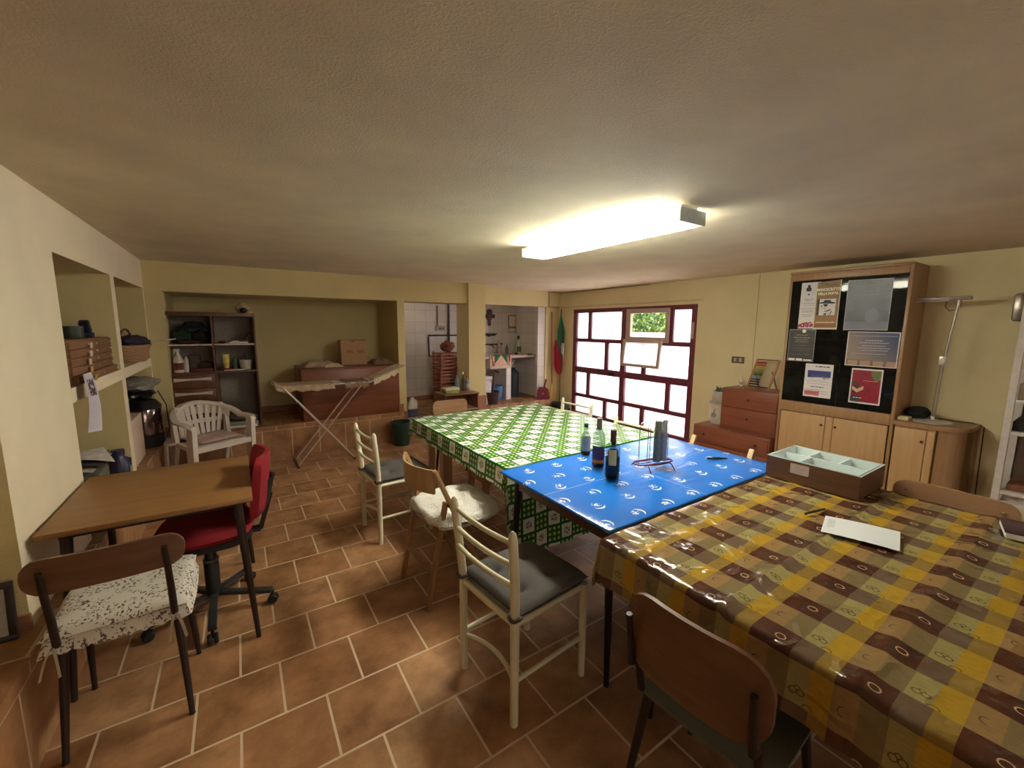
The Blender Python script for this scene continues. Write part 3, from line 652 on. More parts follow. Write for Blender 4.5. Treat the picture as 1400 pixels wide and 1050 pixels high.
# red office chair
M_RED = plain('red_upholstery', C(134, 12, 30), 0.85, bump=0.15, scale=200)
M_BPL = plain('black_plastic', C(24, 23, 25), 0.5)
t = thing('office_chair', 'red upholstered office chair on castors pushed under the small desk', 'chair', (-0.2, 2.64, 0))
m = MB(); cushion(m, -0.225, 0.215, -0.225, 0.225, 0.455, 0.075, n_=24)
for v_ in m.bm.verts:
    a_ = v_.co; q = max(abs(a_.x)/0.22, abs(a_.y)/0.225); L = math.hypot(a_.x/0.22, a_.y/0.225)
    if L > 1e-6: k = 1-(1-q/L)*0.55 if False else (q/L)*0.5+0.5; v_.co.x *= k; v_.co.y *= k
m.build('seat', M_RED, t, ang=70)
m = MB(); m.prism(rounded(0.40, 0.40, 0.13), 0.43, 0.462); m.build('seat_shell', M_BPL, t)
def bfn(o): return lambda u, v: (0.285+0.05*(u*u)*-1+0.07*(v-0.5)*0.6+o*(1-0.5*(2*v-1)**4), u*0.195*(1-0.22*(2*v-1)**6), 0.54+0.33*v)
m = MB()
for o in (-0.03, 0.012): m.grid(bfn(o), linsp(-1, 1, 17), linsp(0, 1, 15))
es = [e for e in m.bm.edges if len(e.link_faces) == 1]; bmesh.ops.bridge_loops(m.bm, edges=es); m.build('backrest', M_RED, t, ang=60)
def bsn(o): return lambda u, v: (0.300+0.05*(u*u)*-1+0.07*(v-0.5)*0.6+o, u*0.10, 0.56+0.16*v)
m = MB()
for o in (-0.004, 0.008): m.grid(bsn(o), linsp(-1, 1, 9), linsp(0, 1, 7))
es = [e for e in m.bm.edges if len(e.link_faces) == 1]; bmesh.ops.bridge_loops(m.bm, edges=es); m.build('back_shell', M_BPL, t)
m = MB(); m.bar((0.02, 0, 0.425), (0.24, 0, 0.42), 0.05, 0.02); m.bar((0.24, 0, 0.42), (0.30, 0, 0.62), 0.05, 0.018, (1, 0, 0)); m.build('back_bracket', M_BPL, t)
m = MB(); m.lathe([(0.0, 0.10), (0.034, 0.10), (0.034, 0.30), (0.027, 0.31), (0.027, 0.43), (0, 0.43)], 20); m.build('gas_column', M_BPL, t)
M_STM = plain('grey_metal', C(120, 120, 124), 0.35, 0.8)
m = MB(); m.lathe([(0.0352, 0.298), (0.037, 0.298), (0.037, 0.31), (0.0352, 0.31)], 20); m.build('column_ring', M_STM, t)
for k in range(5):
    a = R(-18+72*k); d = Vector((cos(a), sin(a), 0)); m = MB()
    m.bar(d*0.03+Vector((0, 0, 0.105)), d*0.285+Vector((0, 0, 0.075)), 0.038, 0.022, (0, 0, 1), 0.004); arm = m.build('base_arm', plain('grey_black_metal', C(58, 58, 62), 0.4, 0.4), t)
    m = MB(); c_ = d*0.285; pr = Vector((-d.y, d.x, 0))
    for s_ in (-1, 1):
        Mx = T(*(c_+pr*s_*0.014+Vector((0, 0, 0.025)))) @ Matrix.Rotation(a, 4, 'Z') @ RX
        m.lathe([(0, -0.009), (0.022, -0.009), (0.025, -0.005), (0.025, 0.005), (0.022, 0.009), (0, 0.009)], 16, M=Mx)
    m.tube([c_+Vector((0, 0, 0.03)), c_+Vector((0, 0, 0.075))], 0.008, 8); m.build('castor', M_BPL, arm)

# white plastic armchair
M_PLA = plain('white_plastic', C(214, 202, 192), 0.4, var=0.03)
t = thing('plastic_armchair', 'white plastic garden armchair with a pink cushion beside brown shelf unit', 'chair', (-0.275, 5.06, 0), R(-60))
m = MB(); m.prism(rounded(0.44, 0.46, 0.06), 0.40, 0.42, T(0, 0, 0)); m.build('seat', M_PLA, t)
m = MB()
# horseshoe top rail that runs from arm to arm round the back
def rail(k):       # k -1..1
    a = k*pi/2*1.0
    x = -0.27*cos(a) if abs(k) < 0.999 else 0
    return (x, 0.29*sin(a), 0.78-0.15*(abs(k)**1.6))
pts = [(0.24, -0.275, 0.60), (0.20, -0.29, 0.625), (0.08, -0.295, 0.635)]+[rail(k) for k in linsp(-1, 1, 19)]+[(0.08, 0.295, 0.635), (0.20, 0.29, 0.625), (0.24, 0.275, 0.60)]
outer = []
for i, p in enumerate(pts):
    a, b_ = Vector(pts[max(0, i-1)]), Vector(pts[min(len(pts)-1, i+1)]); d = (b_-a).normalized()
    outer.append(p)
for (p, q) in zip(pts, pts[1:]): pass
hw_ = 0.03
V1 = []
for i, p in enumerate(pts):
    a, b_ = Vector(pts[max(0, i-1)]), Vector(pts[min(len(pts)-1, i+1)]); d = (b_-a).normalized(); side = Vector((d.y, -d.x, 0)).normalized()
    P = Vector(p); V1.append([m.bm.verts.new(P+side*hw_*cx+Vector((0, 0, cz))) for cx, cz in ((-1, 0), (-0.8, 0.008), (0.8, 0.008), (1, -0.004), (0.95, -0.03), (0.8, -0.03), (0.75, -0.006), (-0.8, -0.008))])
for A, B in zip(V1, V1[1:]):
    for j in range(8): m._f([A[j], A[(j+1)%8], B[(j+1)%8], B[j]])
m._f(V1[0]); m._f(V1[-1][::-1]); m.build('arm_rail', M_PLA, t)
m = MB()
for k in linsp(-0.54, 0.54, 8):       # slats of the back, in two tiers with a web between
    a = k*pi/2; tp = Vector((-0.262*cos(a), 0.27*sin(a), 0.755)); bt = Vector((-0.20, 0.155*k/0.52, 0.43))
    m.bar(bt, tp, 0.040, 0.010, (1, 0, 0), 0.003)
def web(z0, z1):
    def f(o):
        def g_(u, v):
            a = u*0.62*pi/2; zz = z0+(z1-z0)*v; q = (zz-0.43)/(0.755-0.43)
            top = Vector((-0.262*cos(a), 0.27*sin(a), zz)); bot = Vector((-0.20, 0.155*u*1.15, zz)); p = bot.lerp(top, q); p.x += o; return p
        return g_
    for o in (-0.005, 0.005): m.grid(f(o), linsp(-1, 1, 15), [0, 0.5, 1])
    es = [e for e in m.bm.edges if len(e.link_faces) == 1]; bmesh.ops.bridge_loops(m.bm, edges=es[-(2*(14+2)*2):] if False else es)
web(0.56, 0.60); mb = m; m.build('back_slats', M_PLA, t, ang=50)
m = MB()
def g2(o):
    def g_(u, v):
        a = u*0.7*pi/2; zz = 0.685+0.085*v; return (-0.268*cos(a)+o, 0.28*sin(a), zz-0.05*abs(u)**2-0.035*(1-v))
    return g_
for o in (-0.005, 0.005): m.grid(g2(o), linsp(-1, 1, 15), [0, 0.5, 1])
es = [e for e in m.bm.edges if len(e.link_faces) == 1]; bmesh.ops.bridge_loops(m.bm, edges=es); m.build('top_panel', M_PLA, t)
m = MB(); m.box(-0.272, -0.256, -0.045, 0.045, 0.725, 0.748, 0.006); m.build('grip_slot', plain('slot_shade', C(90, 80, 74), 0.8), t)
for s_ in (-1, 1):
    m = MB(); m.prism([(0.17, 0.0), (0.215, 0.0), (0.25, 0.60), (0.235, 0.625), (0.16, 0.62), (0.13, 0.42)], -0.02, 0.02, T(0, s_*0.27, 0) @ RX); m.build('front_leg', M_PLA, t)
    m = MB(); m.prism([(-0.29, 0.0), (-0.25, 0.0), (-0.13, 0.40), (-0.16, 0.62), (-0.20, 0.62), (-0.21, 0.42)], -0.018, 0.018, T(0, s_*0.24, 0) @ RX); m.build('rear_leg', M_PLA, t)
m = MB(); m.bar((0.205, -0.25, 0.385), (0.205, 0.25, 0.385), 0.03, 0.05); m.bar((-0.15, -0.24, 0.40), (0.2, -0.26, 0.385), 0.03, 0.04); m.bar((-0.15, 0.24, 0.40), (0.2, 0.26, 0.385), 0.03, 0.04); m.build('seat_rim', M_PLA, t)
m = MB(); cushion(m, -0.17, 0.19, -0.19, 0.19, 0.421, 0.04, [(0.0, 0.0)], n_=20, edge=0.006); c = m.build('cushion', plain('dusty_pink_cloth', C(196, 168, 162), 0.9), t, ang=70); c['label'] = 'thin dusty pink seat cushion'
t = thing('plastic_stool', 'pale plastic stool behind the white armchair by the left recess', 'stool', (-0.56, 5.2, 0))
m = MB(); m.prism(rounded(0.2, 0.32, 0.05), 0.40, 0.42); m.build('seat', M_PLA, t)
for sx in (-1, 1):
    for sy in (-1, 1): m = MB(); m.bar((sx*0.08, sy*0.13, 0.40), (sx*0.088, sy*0.145, 0), 0.02, 0.03); m.build('leg', M_PLA, t)

# ================================================================== things on the tables
ZB = 0.760
M_CLR = thinglass('clear_bottle_glass', (0.80, 0.88, 0.86, 1), 0.22)
M_WINE = plain('dark_red_wine', C(26, 10, 26), 0.15)
M_PAP = plain('white_paper', C(232, 230, 226), 0.7, var=0.02)
def bottle(label, loc, H, r, prof, gmat, liquid=None, lq_h=0.0, cap=None, cap_h=0.03, labels=(), group='bottles on the blue table', name='glass_bottle'):
    t = thing(name, label, 'bottle', loc, 0.3, group)
    P = [(0, 0.002)]+[(r*a, H*b_) for a, b_ in prof]
    m = MB(); m.lathe(P, 28); m.build('glass_body', gmat, t)
    if liquid:
        rr = r*0.93; pts = [(0, 0.006), (rr*0.9, 0.006), (rr, 0.014), (rr, lq_h), (0, lq_h)]; m = MB(); m.lathe(pts, 28); m.build('contents', liquid, t)
    if cap:
        rn = P[-1][0]+0.0015; m = MB(); m.lathe([(rn, H-cap_h), (rn, H+0.002), (rn*0.8, H+0.004), (0, H+0.004)], 18); m.build('cap', cap, t)
    for (z0, z1, a0, a1, mt) in labels:
        m = MB(); m.grid(lambda u, v: ((r+0.0012)*cos(u), (r+0.0012)*sin(u), v), linsp(R(a0), R(a1), 10), [z0, z1]); m.build('paper_label', mt, t)
    return t
WP = [(0.85, 0.0), (1, 0.03), (1, 0.62), (0.93, 0.68), (0.6, 0.74), (0.38, 0.79), (0.36, 0.98), (0.36, 1.0)]
VP = [(0.9, 0.0), (1, 0.03), (1, 0.56), (0.85, 0.64), (0.5, 0.72), (0.4, 0.80), (0.4, 1.0)]
M_LBL = plain('cream_bottle_label', C(200, 190, 140), 0.6); M_LBLP = plain('purple_bottle_label', C(74, 50, 96), 0.6); M_LBLG = plain('grey_bottle_label', C(160, 160, 150), 0.6)
M_OR = plain('orange_label_band', C(206, 120, 40), 0.6)
bottle('clear glass bottle half full of dark wine with dark red neck foil', (1.633, 1.485, ZB), 0.262, 0.039, WP, M_CLR, M_WINE, 0.115, plain('dark_red_foil', C(92, 40, 34), 0.5), 0.062, [(0.08, 0.165, 175, 235, M_LBL)])
bottle('clear glass bottle with grey neck foil and purple label', (1.70, 1.655, ZB), 0.285, 0.037, WP, M_CLR, M_WINE, 0.10, plain('grey_foil', C(128, 118, 110), 0.5), 0.062, [(0.05, 0.13, 150, 260, M_LBLP), (0.03, 0.05, 150, 260, M_OR)])
bottle('small dark sauce bottle with black cap between the wine bottles', (1.745, 1.585, ZB), 0.175, 0.030, VP, M_CLR, plain('dark_vinegar', C(30, 16, 14), 0.2), 0.11, plain('black_cap', C(18, 18, 18), 0.4), 0.03, [])
bottle('small clear oil bottle with green cap and pale label', (1.80, 1.865, ZB), 0.20, 0.031, VP, M_CLR, plain('brown_vinegar', C(120, 76, 50), 0.2), 0.03, plain('green_cap', C(20, 92, 60), 0.4), 0.022, [(0.03, 0.125, 160, 270, M_LBLG)])
# cup rack
t = thing('cup_holder', 'dark red wire rack with a column of stacked glasses on blue cloth', 'rack', (1.955, 1.47, ZB), R(-12))
M_REDW = plain('dark_red_wire', C(96, 18, 40), 0.4, 0.3)
def stad(rx, ry, z, n_=24): return [(rx*cos(2*pi*i/n_)*(1.0), ry*sin(2*pi*i/n_), z) for i in range(n_)]
m = MB(); m.tube(stad(0.13, 0.05, 0.035), 0.0035, 8, closed=True); m.tube(stad(0.12, 0.042, 0.035), 0.002, 6, closed=True)
for y in (-0.03, 0, 0.03): m.tube([(-0.115, y, 0.035), (0.115, y, 0.035)], 0.002, 6)
m.build('base_ring', M_REDW, t)
for sx in (-1, 1):
    for sy in (-1, 1):
        m = MB(); m.tube([(sx*0.075, sy*0.045, 0.035), (sx*0.08, sy*0.06, 0.03), (sx*0.082, sy*0.075, 0.012), (sx*0.083, sy*0.085, 0.003)], 0.003, 8); m.build('foot', M_REDW, t)
for x0 in (-0.075, 0.0, 0.07):
    m = MB()
    for s_ in (-1, 1): m.tube([(x0+s_*0.03, 0, 0.035), (x0+s_*0.03, 0, 0.24), (x0+s_*0.022, 0, 0.268), (x0, 0, 0.28)], 0.0022, 8)
    m.build('wire_hoop', plain('chrome_wire', C(150, 140, 140), 0.25, 0.9), t)
M_GST = plain('grey_green_glass_stack', C(118, 126, 112), 0.2, var=0.25, scale=60)
M_GST2 = plain('pale_glass_stack', C(158, 166, 164), 0.2, var=0.25, scale=60)
for k, (x, y, mt) in enumerate(((0.022, 0.0, M_GST), (0.068, 0.003, M_GST2))):
    g = thing('stacked_glasses', ('column of upside-down greenish glasses in the wire rack, left one', 'column of upside-down pale glasses in the wire rack, right one')[k], 'glasses', (1.955+x*cos(R(-12))-y*sin(R(-12)), 1.47+x*sin(R(-12))+y*cos(R(-12)), ZB+0.037), 0, 'glass stacks in the wire rack')
    m = MB(); pr = [(0, 0.0)]; z = 0.0
    for i in range(11): pr += [(0.0215, z), (0.0205, z+0.014), (0.0212, z+0.0148)]; z += 0.0155
    pr += [(0.020, z+0.004), (0.018, z+0.062), (0.015, z+0.067), (0, z+0.067)]
    m.lathe(pr, 20); m.build('glasses', mt, g)
# paper sheet, pens, booklet
ZT = 0.768
m = MB(); hx_, hy_ = 0.107, 0.10
pp = [(2.041-1.99, 0.654-0.52), (2.121-1.99, 0.433-0.52), (1.93-1.99, 0.388-0.52), (1.861-1.99, 0.606-0.52)]
m.grid(lambda u, v: tuple((Vector(pp[3]).lerp(Vector(pp[0]), u)).lerp(Vector(pp[2]).lerp(Vector(pp[1]), u), v))+(0.003*sin(v*3),), linsp(0, 1, 6), linsp(0, 1, 8))
n = NT('printed_sheet'); u, v, _ = n.sep(n.coord('UV')); k = n.m('MULTIPLY', n.m('MULTIPLY', n.band(v, 0.05, 0.16), n.band(u, 0.35, 0.85)), n.m('GREATER_THAN', n.noise(n.coord('UV', (60, 90, 1)), 1, 2), 0.56))
n.out(n.mix(k, C(226, 230, 236), C(120, 130, 150)), 0.6)
tag(m.build('paper_sheet', n.mat, loc=(1.99, 0.52, ZT+0.005)), 'white sheet of paper lying flat on the brown oilcloth', 'paper')
m = MB(); m.tube([(-0.07, 0.012, 0.006), (0.05, -0.01, 0.006), (0.066, -0.013, 0.006)], [0.005, 0.005, 0.001], 8); tag(m.build('pen', plain('dark_pen', C(24, 26, 40), 0.3), loc=(2.055, 0.695, ZT)), 'dark pen lying above the white sheet on brown oilcloth', 'pen')
m = MB(); m.tube([(-0.05, 0.03, 0.008), (0.0, 0.0, 0.008), (0.055, -0.035, 0.008)], [0.006, 0.009, 0.004], 8); tag(m.build('marker', plain('dark_green_marker', C(16, 40, 36), 0.3), loc=(2.41, 1.355, ZB)), 'dark marker pen lying on the blue oilcloth near its window-side edge', 'pen')
t = thing('book', 'thick white-edged booklet with dark cover at the right end of brown table', 'book', (2.52, 0.10, ZT+0.002), R(12))
m = MB(); m.box(-0.085, 0.085, -0.12, 0.12, 0.0, 0.022, 0.001); m.build('pages', M_PAP, t); m = MB(); m.box(-0.088, 0.088, -0.123, 0.123, 0.022, 0.026, 0.001); m.build('cover', plain('dark_plum_cover', C(64, 44, 52), 0.3, var=0.4, scale=12), t)
# compartment box
t = thing('compartment_box', 'brown wooden box with white compartments and white rim on the brown table', 'box', (2.53, 0.845, ZT), R(0))
M_BRBOX = wood('brown_box_wood', C(84, 54, 36), C(104, 70, 48), 'y', 5, 0.5); M_WLAM = plain('white_laminate', C(214, 226, 226), 0.4, var=0.02)
X0, X1, Y0, Y1 = -0.165, 0.165, -0.205, 0.205; H_ = 0.115
m = MB()
m.mi = 0
for q in ((X0, X0+.006, Y0, Y1), (X1-.006, X1, Y0, Y1), (X0+.006, X1-.006, Y0, Y0+.006), (X0+.006, X1-.006, Y1-.006, Y1)): m.box(*q, 0, H_-.002)
m.box(X0+.006, X1-.006, Y0+.006, Y1-.006, 0, 0.01); m.build('box_shell', M_BRBOX, t)
m = MB()
for q in ((X0+.006, X0+.013, Y0+.006, Y1-.006), (X1-.013, X1-.006, Y0+.006, Y1-.006), (X0+.013, X1-.013, Y0+.006, Y0+.013), (X0+.013, X1-.013, Y1-.013, Y1-.006)): m.box(*q, 0.01, H_)
m.box(X0-.001, X1+.001, Y0-.001, Y1+.001, H_-.002, H_-.0005) if False else None
for q in ((X0, X0+.012, Y0, Y1), (X1-.012, X1, Y0, Y1), (X0+.012, X1-.012, Y0, Y0+.012), (X0+.012, X1-.012, Y1-.012, Y1)): m.box(*q, H_-.002, H_)
m.box(X0+.013, X1-.013, Y0+.013, Y1-.013, 0.01, 0.014); m.build('white_liner', M_WLAM, t)
m = MB(); m.box(-0.004, 0.004, Y0+.013, Y1-.013, 0.014, H_-.006)
for y in (-0.065, 0.075): m.box(0.004, X1-.013, y-.003, y+.003, 0.014, H_-.006)
for y in (0.06,): m.box(X0+.013, -0.004, y-.003, y+.003, 0.014, H_-.006)
m.box(X0+.013, -0.004, 0.185, 0.188, 0.014, H_-.006); m.build('divider', M_WLAM, t)
m = MB(); m.prism(rounded(0.085, 0.052, 0.006), 0, 0.001, T(X0-.0012, 0.045, 0.075) @ Matrix.Rotation(R(90), 4, 'Z') @ RX); m.build('sticker', plain('pale_sticker', C(178, 162, 158), 0.5), t)

# ================================================================== brown shelf unit in the niche and what is on it
M_UNIT = wood('unit_brown', C(86, 52, 36), C(110, 70, 50), 'z', 4, 0.4); M_BACKP = plain('grey_back_panel', C(150, 138, 132), 0.6); M_WEDGE = plain('white_shelf_edge', C(206, 192, 178), 0.4)
ux, uy, uz = -0.223, 5.66, 0.39
t = thing('shelf_unit', 'brown wall unit with open shelves and drawers standing in the niche', 'shelf unit', (ux, uy, uz))
W2, D_, HT = 0.40, 0.40, 1.262
for s_ in (-1, 1): m = MB(); m.box(s_*W2-0.01, s_*W2+0.01, 0, D_, 0, HT, 0.002); m.build('side_panel', M_UNIT, t)
m = MB(); m.box(-W2-.012, W2+.012, -0.01, D_, HT-0.0, HT+0.045, 0.003); m.build('top_board', M_UNIT, t)
m = MB(); m.box(-W2+.01, W2-.01, D_-.01, D_, 0, HT); m.build('back_panel', M_BACKP, t)
m = MB(); m.box(-0.008, 0.008, 0.0, D_-.01, 0.655, HT); m.build('middle_upright', M_UNIT, t)
m = MB(); m.box(-0.002, 0.022, 0.0, D_-.01, 0.0, 0.635); m.build('drawer_side', M_UNIT, t)
m = MB(); m.box(-W2+.01, W2-.01, 0, D_-.01, 0.635, 0.655); m.build('shelf', M_UNIT, t)
for a, b_ in ((-W2+.01, -0.008), (0.008, W2-.01)): m = MB(); m.box(a, b_, 0, D_-.01, 0.945, 0.96); m.build('shelf', M_WEDGE, t)
for k in range(4):
    z0 = 0.01+k*0.156; m = MB(); m.box(-W2+.012, -0.004, -0.012, 0.012, z0, z0+0.152, 0.003); dr = m.build('drawer', M_UNIT, t)
    m = MB(); m.grid(lambda u, v: (-0.205+u*0.165, -0.026+abs(u)*0.004, z0+0.10+v*(0.010+0.010*u*u)), linsp(-1, 1, 13), [-1, 1]); m.grid(lambda u, v: (-0.205+u*0.165, -0.014, z0+0.10+v*(0.010+0.010*u*u)), linsp(-1, 1, 13), [-1, 1])
    es = [e for e in m.bm.edges if len(e.link_faces) == 1]; bmesh.ops.bridge_loops(m.bm, edges=es); m.build('handle', M_WEDGE, dr)
def on(x, y, z): return (ux+x, uy+y, uz+z)
def simple(name, label, cat, mb, mat, loc, group=None, rotz=0, ang=38): return tag(mb.build(name, mat, loc=loc, rotz=rotz, ang=ang), label, cat, group)
# trinket on top
m = MB(); m.lathe([(0, 0), (0.05, 0), (0.055, 0.02), (0.075, 0.05), (0.07, 0.08), (0.04, 0.10), (0.035, 0.115), (0, 0.118)], 16)
simple('gift_pot', 'small pale pot ornament on top of the brown shelf unit', 'ornament', m, plain('pale_gold_pot', C(190, 168, 120), 0.5, var=0.3), on(0.30, 0.12, HT+0.046))
m = MB(); m.blob((0, 0, 0.03), (0.04, 0.03, 0.03), 0.2, 4)
simple('dark_knick_knack', 'small dark round ornament in front of the pale pot on the shelf unit', 'ornament', m, M_BPL, on(0.31, 0.04, HT+0.046))
# top-left: dark hats and bags
m = MB(); m.blob((0, 0, 0.075), (0.10, 0.10, 0.085), 0.3, 1); simple('green_bag', 'crumpled dark green bag on the top left shelf of the brown unit', 'bag', m, plain('dark_green_cloth', C(34, 50, 38), 0.9), on(-0.28, 0.17, 0.962))
m = MB(); m.blob((0, 0, 0.07), (0.10, 0.09, 0.08), 0.35, 2); simple('black_bag', 'crumpled black bag on the top left shelf of the brown unit', 'bag', m, plain('black_cloth', C(22, 24, 28), 0.9), on(-0.115, 0.17, 0.962))
m = MB(); m.lathe([(0.0, 0.0), (0.15, 0.0), (0.155, 0.01), (0.10, 0.03), (0.08, 0.075), (0, 0.085)], 24, sy=0.7); simple('blue_hat', 'dark blue brimmed hat lying on top of the bags in the brown unit', 'hat', m, plain('navy_felt', C(24, 34, 52), 0.9), on(-0.17, 0.17, 1.125))
m = MB(); m.blob((0, 0, 0.02), (0.10, 0.05, 0.025), 0.4, 5); simple('dark_red_cloth', 'folded dark red cloth at the front of the top left shelf', 'cloth', m, plain('maroon_cloth', C(62, 24, 28), 0.9), on(-0.2, 0.05, 0.962))
# top-right
m = MB(); m.box(-0.09, 0.09, -0.06, 0.06, 0, 0.018, 0.003); m.box(-0.06, 0.0, -0.03, 0.03, 0.018, 0.03, 0.003); simple('white_book', 'flat white book on the top right shelf of the brown unit', 'book', m, M_PAP, on(0.24, 0.10, 0.962))
m = MB(); m.tube([(0, 0, 0.02), (0.03, 0, 0.03), (0.06, 0, 0.08), (0.09, 0, 0.10)], [0.02, 0.015, 0.01, 0.012], 10); simple('black_hair_dryer', 'small black curved tool on the top right shelf', 'tool', m, M_BPL, on(0.27, 0.13, 0.985))
m = MB(); m.blob((0, 0, 0.012), (0.05, 0.03, 0.014), 0.4, 8); simple('dark_oddment', 'small dark oddment near the middle upright on the top right shelf', 'oddment', m, M_BPL, on(0.08, 0.08, 0.962))
# middle shelf left
def spray(label, loc, body, trig, lab=None, h=0.22, r=0.04, group=None):
    t = thing('spray_bottle', label, 'bottle', loc, 0, group); m = MB(); m.lathe([(0, 0), (r, 0), (r*1.05, h*0.08), (r, h*0.5), (r*0.6, h*0.72), (r*0.35, h*0.80), (r*0.35, h*0.85), (0, h*0.85)], 18); m.build('bottle_body', body, t)
    m = MB(); m.box(-0.012, 0.012, -r*0.4, r*0.4, h*0.85, h*0.92, 0.003); m.box(-0.035, 0.02, -0.012, 0.012, h*0.92, h*1.02, 0.004); m.bar((-0.022, 0, h*0.93), (-0.03, 0, h*0.78), 0.012, 0.008); m.build('trigger', trig, t)
    if lab: m = MB(); m.grid(lambda u, v: ((r*1.04+.001)*cos(u), (r*1.04+.001)*sin(u), v), linsp(R(200), R(340), 10), [h*0.12, h*0.42]); m.build('paper_label', lab, t)
    return t
M_WPL = plain('white_bottle_plastic', C(206, 198, 192), 0.4)
spray('white spray cleaner bottle with a picture label at the left of the middle shelf', on(-0.32, -0.02+0.07, 0.656), M_WPL, M_WPL, plain('red_brown_label', C(120, 52, 44), 0.6, var=0.6, scale=40), 0.25, 0.045)
m = MB(); m.lathe([(0, 0), (0.022, 0), (0.022, 0.13), (0.012, 0.15), (0.012, 0.17), (0, 0.17)], 14); simple('slim_white_bottle', 'slim white bottle beside the white spray cleaner on the middle shelf', 'bottle', m, M_WPL, on(-0.255, 0.07, 0.656))
m = MB(); m.box(-0.05, 0.05, -0.04, 0.04, 0, 0.17, 0.004); simple('grey_carton', 'tall grey-brown carton at the back of the left middle shelf', 'box', m, plain('grey_brown_card', C(96, 84, 76), 0.8), on(-0.19, 0.26, 0.656))
m = MB(); m.blob((0, 0, 0.05), (0.08, 0.06, 0.055), 0.3, 12); simple('khaki_cap', 'crumpled khaki cap on the left middle shelf', 'cap', m, plain('khaki_cloth', C(88, 76, 56), 0.9), on(-0.09, 0.22, 0.656))
m = MB(); m.box(-0.10, 0.10, -0.05, 0.05, 0, 0.035, 0.003); simple('dark_red_tin', 'low dark red tin at the front of the left middle shelf', 'tin', m, plain('dark_red_tin', C(96, 40, 34), 0.5, var=0.3), on(-0.12, 0.08, 0.656))
# middle shelf right
t = thing('cream_tube', 'yellow and white tube standing on a red dish on the right middle shelf', 'tube', on(0.105, 0.09, 0.672))
m = MB(); m.grid(lambda u, v: ((0.026+0.008*v)*cos(u), (0.026-0.022*v)*sin(u), 0.01+v*0.155), linsp(0, 2*pi, 17), linsp(0, 1, 5)); m.build('tube_body', plain('yellow_white_tube', C(226, 206, 110), 0.4, var=0.25, scale=25), t, ang=80)
m = MB(); m.lathe([(0, 0), (0.024, 0), (0.024, 0.012), (0, 0.012)], 14); m.build('tube_cap', plain('tube_red', C(168, 40, 44), 0.4), t)
m = MB(); m.lathe([(0, 0), (0.045, 0), (0.06, 0.015), (0.05, 0.015), (0.03, 0.006), (0, 0.006)], 18); simple('red_dish', 'small red dish under the yellow tube', 'dish', m, plain('red_dish', C(150, 34, 40), 0.4), on(0.105, 0.09, 0.657))
m = MB(); m.lathe([(0, 0), (0.027, 0), (0.027, 0.11), (0.012, 0.13), (0.011, 0.15), (0.0, 0.165)], 16); simple('dark_green_bottle', 'dark green squeeze bottle right of the yellow tube', 'bottle', m, plain('green_grey_plastic', C(70, 88, 78), 0.4, var=0.4), on(0.185, 0.12, 0.656))
m = MB(); m.lathe([(0, 0), (0.055, 0), (0.07, 0.11), (0.074, 0.113), (0.068, 0.112), (0.053, 0.01), (0, 0.01)], 22); simple('white_tub', 'white plastic tub holding a brush on the right middle shelf', 'tub', m, M_WPL, on(0.29, 0.14, 0.656))
m = MB(); m.box(-0.014, 0.014, -0.006, 0.006, 0.0, 0.16, 0.003); simple('dark_brush', 'dark brush standing in the white tub', 'brush', m, M_BPL, on(0.30, 0.14, 0.668))
m = MB(); m.box(-0.10, 0.10, -0.02, 0.02, 0, 0.012, 0.003); simple('white_tray', 'narrow white tray at the front of the right middle shelf', 'tray', m, M_WEDGE, on(0.18, 0.028, 0.656))
# newspapers in the lower right bay
for k, (dz, hh, lbl) in enumerate(((0.0, 0.03, 'bottom folded white newspaper of the pile in the lower shelf bay'), (0.03, 0.04, 'middle grey folded newspaper of the pile in the lower shelf bay'), (0.07, 0.07, 'crumpled grey cloth on top of the newspaper pile'))):
    m = MB()
    if k < 2: m.box(-0.15, 0.15, -0.16, 0.16, 0, hh-.002, 0.006)
    else: m.blob((0, 0, hh/2), (0.14, 0.15, hh/2), 0.2, 3, 3)
    simple(('newspaper', 'newspaper', 'grey_cloth')[k], lbl, ('newspaper', 'newspaper', 'cloth')[k], m, (M_PAP, plain('grey_newsprint', C(140, 130, 122), 0.8), plain('grey_rag', C(120, 112, 104), 0.9))[k], on(0.21+0.01*k, 0.08-0.01*k, 0.002+dz), 'newspapers in the lower bay' if k < 2 else None)

# ================================================================== wooden chest, carton and rags
M_CHEST = wood('chest_red_brown', C(112, 62, 42), C(134, 78, 54), 'x', 3, 0.4)
t = thing('low_cabinet', 'long low red-brown cabinet standing on the tiled bench', 'cabinet', (1.215, 5.87, 0.39))
m = MB(); m.box(-0.60, 0.595, -0.35, 0.33, 0, 0.625, 0.004); m.build('body', M_CHEST, t); m = MB(); m.box(-0.605, 0.597, -0.36, 0.335, 0.625, 0.645, 0.003); m.build('top_board', M_CHEST, t)
zc = 0.39+0.646
M_CARD = plain('cardboard', C(186, 146, 112), 0.8, var=0.05)
t = thing('cardboard_box', 'plain cardboard box with faint red print standing on the long low cabinet', 'box', (1.32, 5.98, zc), R(-3))
m = MB(); m.box(-0.165, 0.165, -0.12, 0.12, 0, 0.33, 0.003); m.build('carton', M_CARD, t)
m = MB(); m.box(-0.166, 0.166, -0.121, 0.0, 0.33, 0.334); m.box(-0.03, 0.0, -0.123, -0.119, 0.30, 0.334); m.build('flap', plain('cardboard_top', C(160, 122, 92), 0.8), t)
m = MB(); rr_ = random.Random(5)
for cx in (-0.06, 0.075):
    for row in range(3):
        x = cx-0.04
        while x < cx+0.045: w_ = rr_.uniform(0.006, 0.013); m.box(x, x+w_, -0.1215, -0.1203, 0.19-row*0.014, 0.198-row*0.014); x += w_+0.003
m.build('printed_marks', plain('faded_red_ink', C(150, 84, 74), 0.8), t)
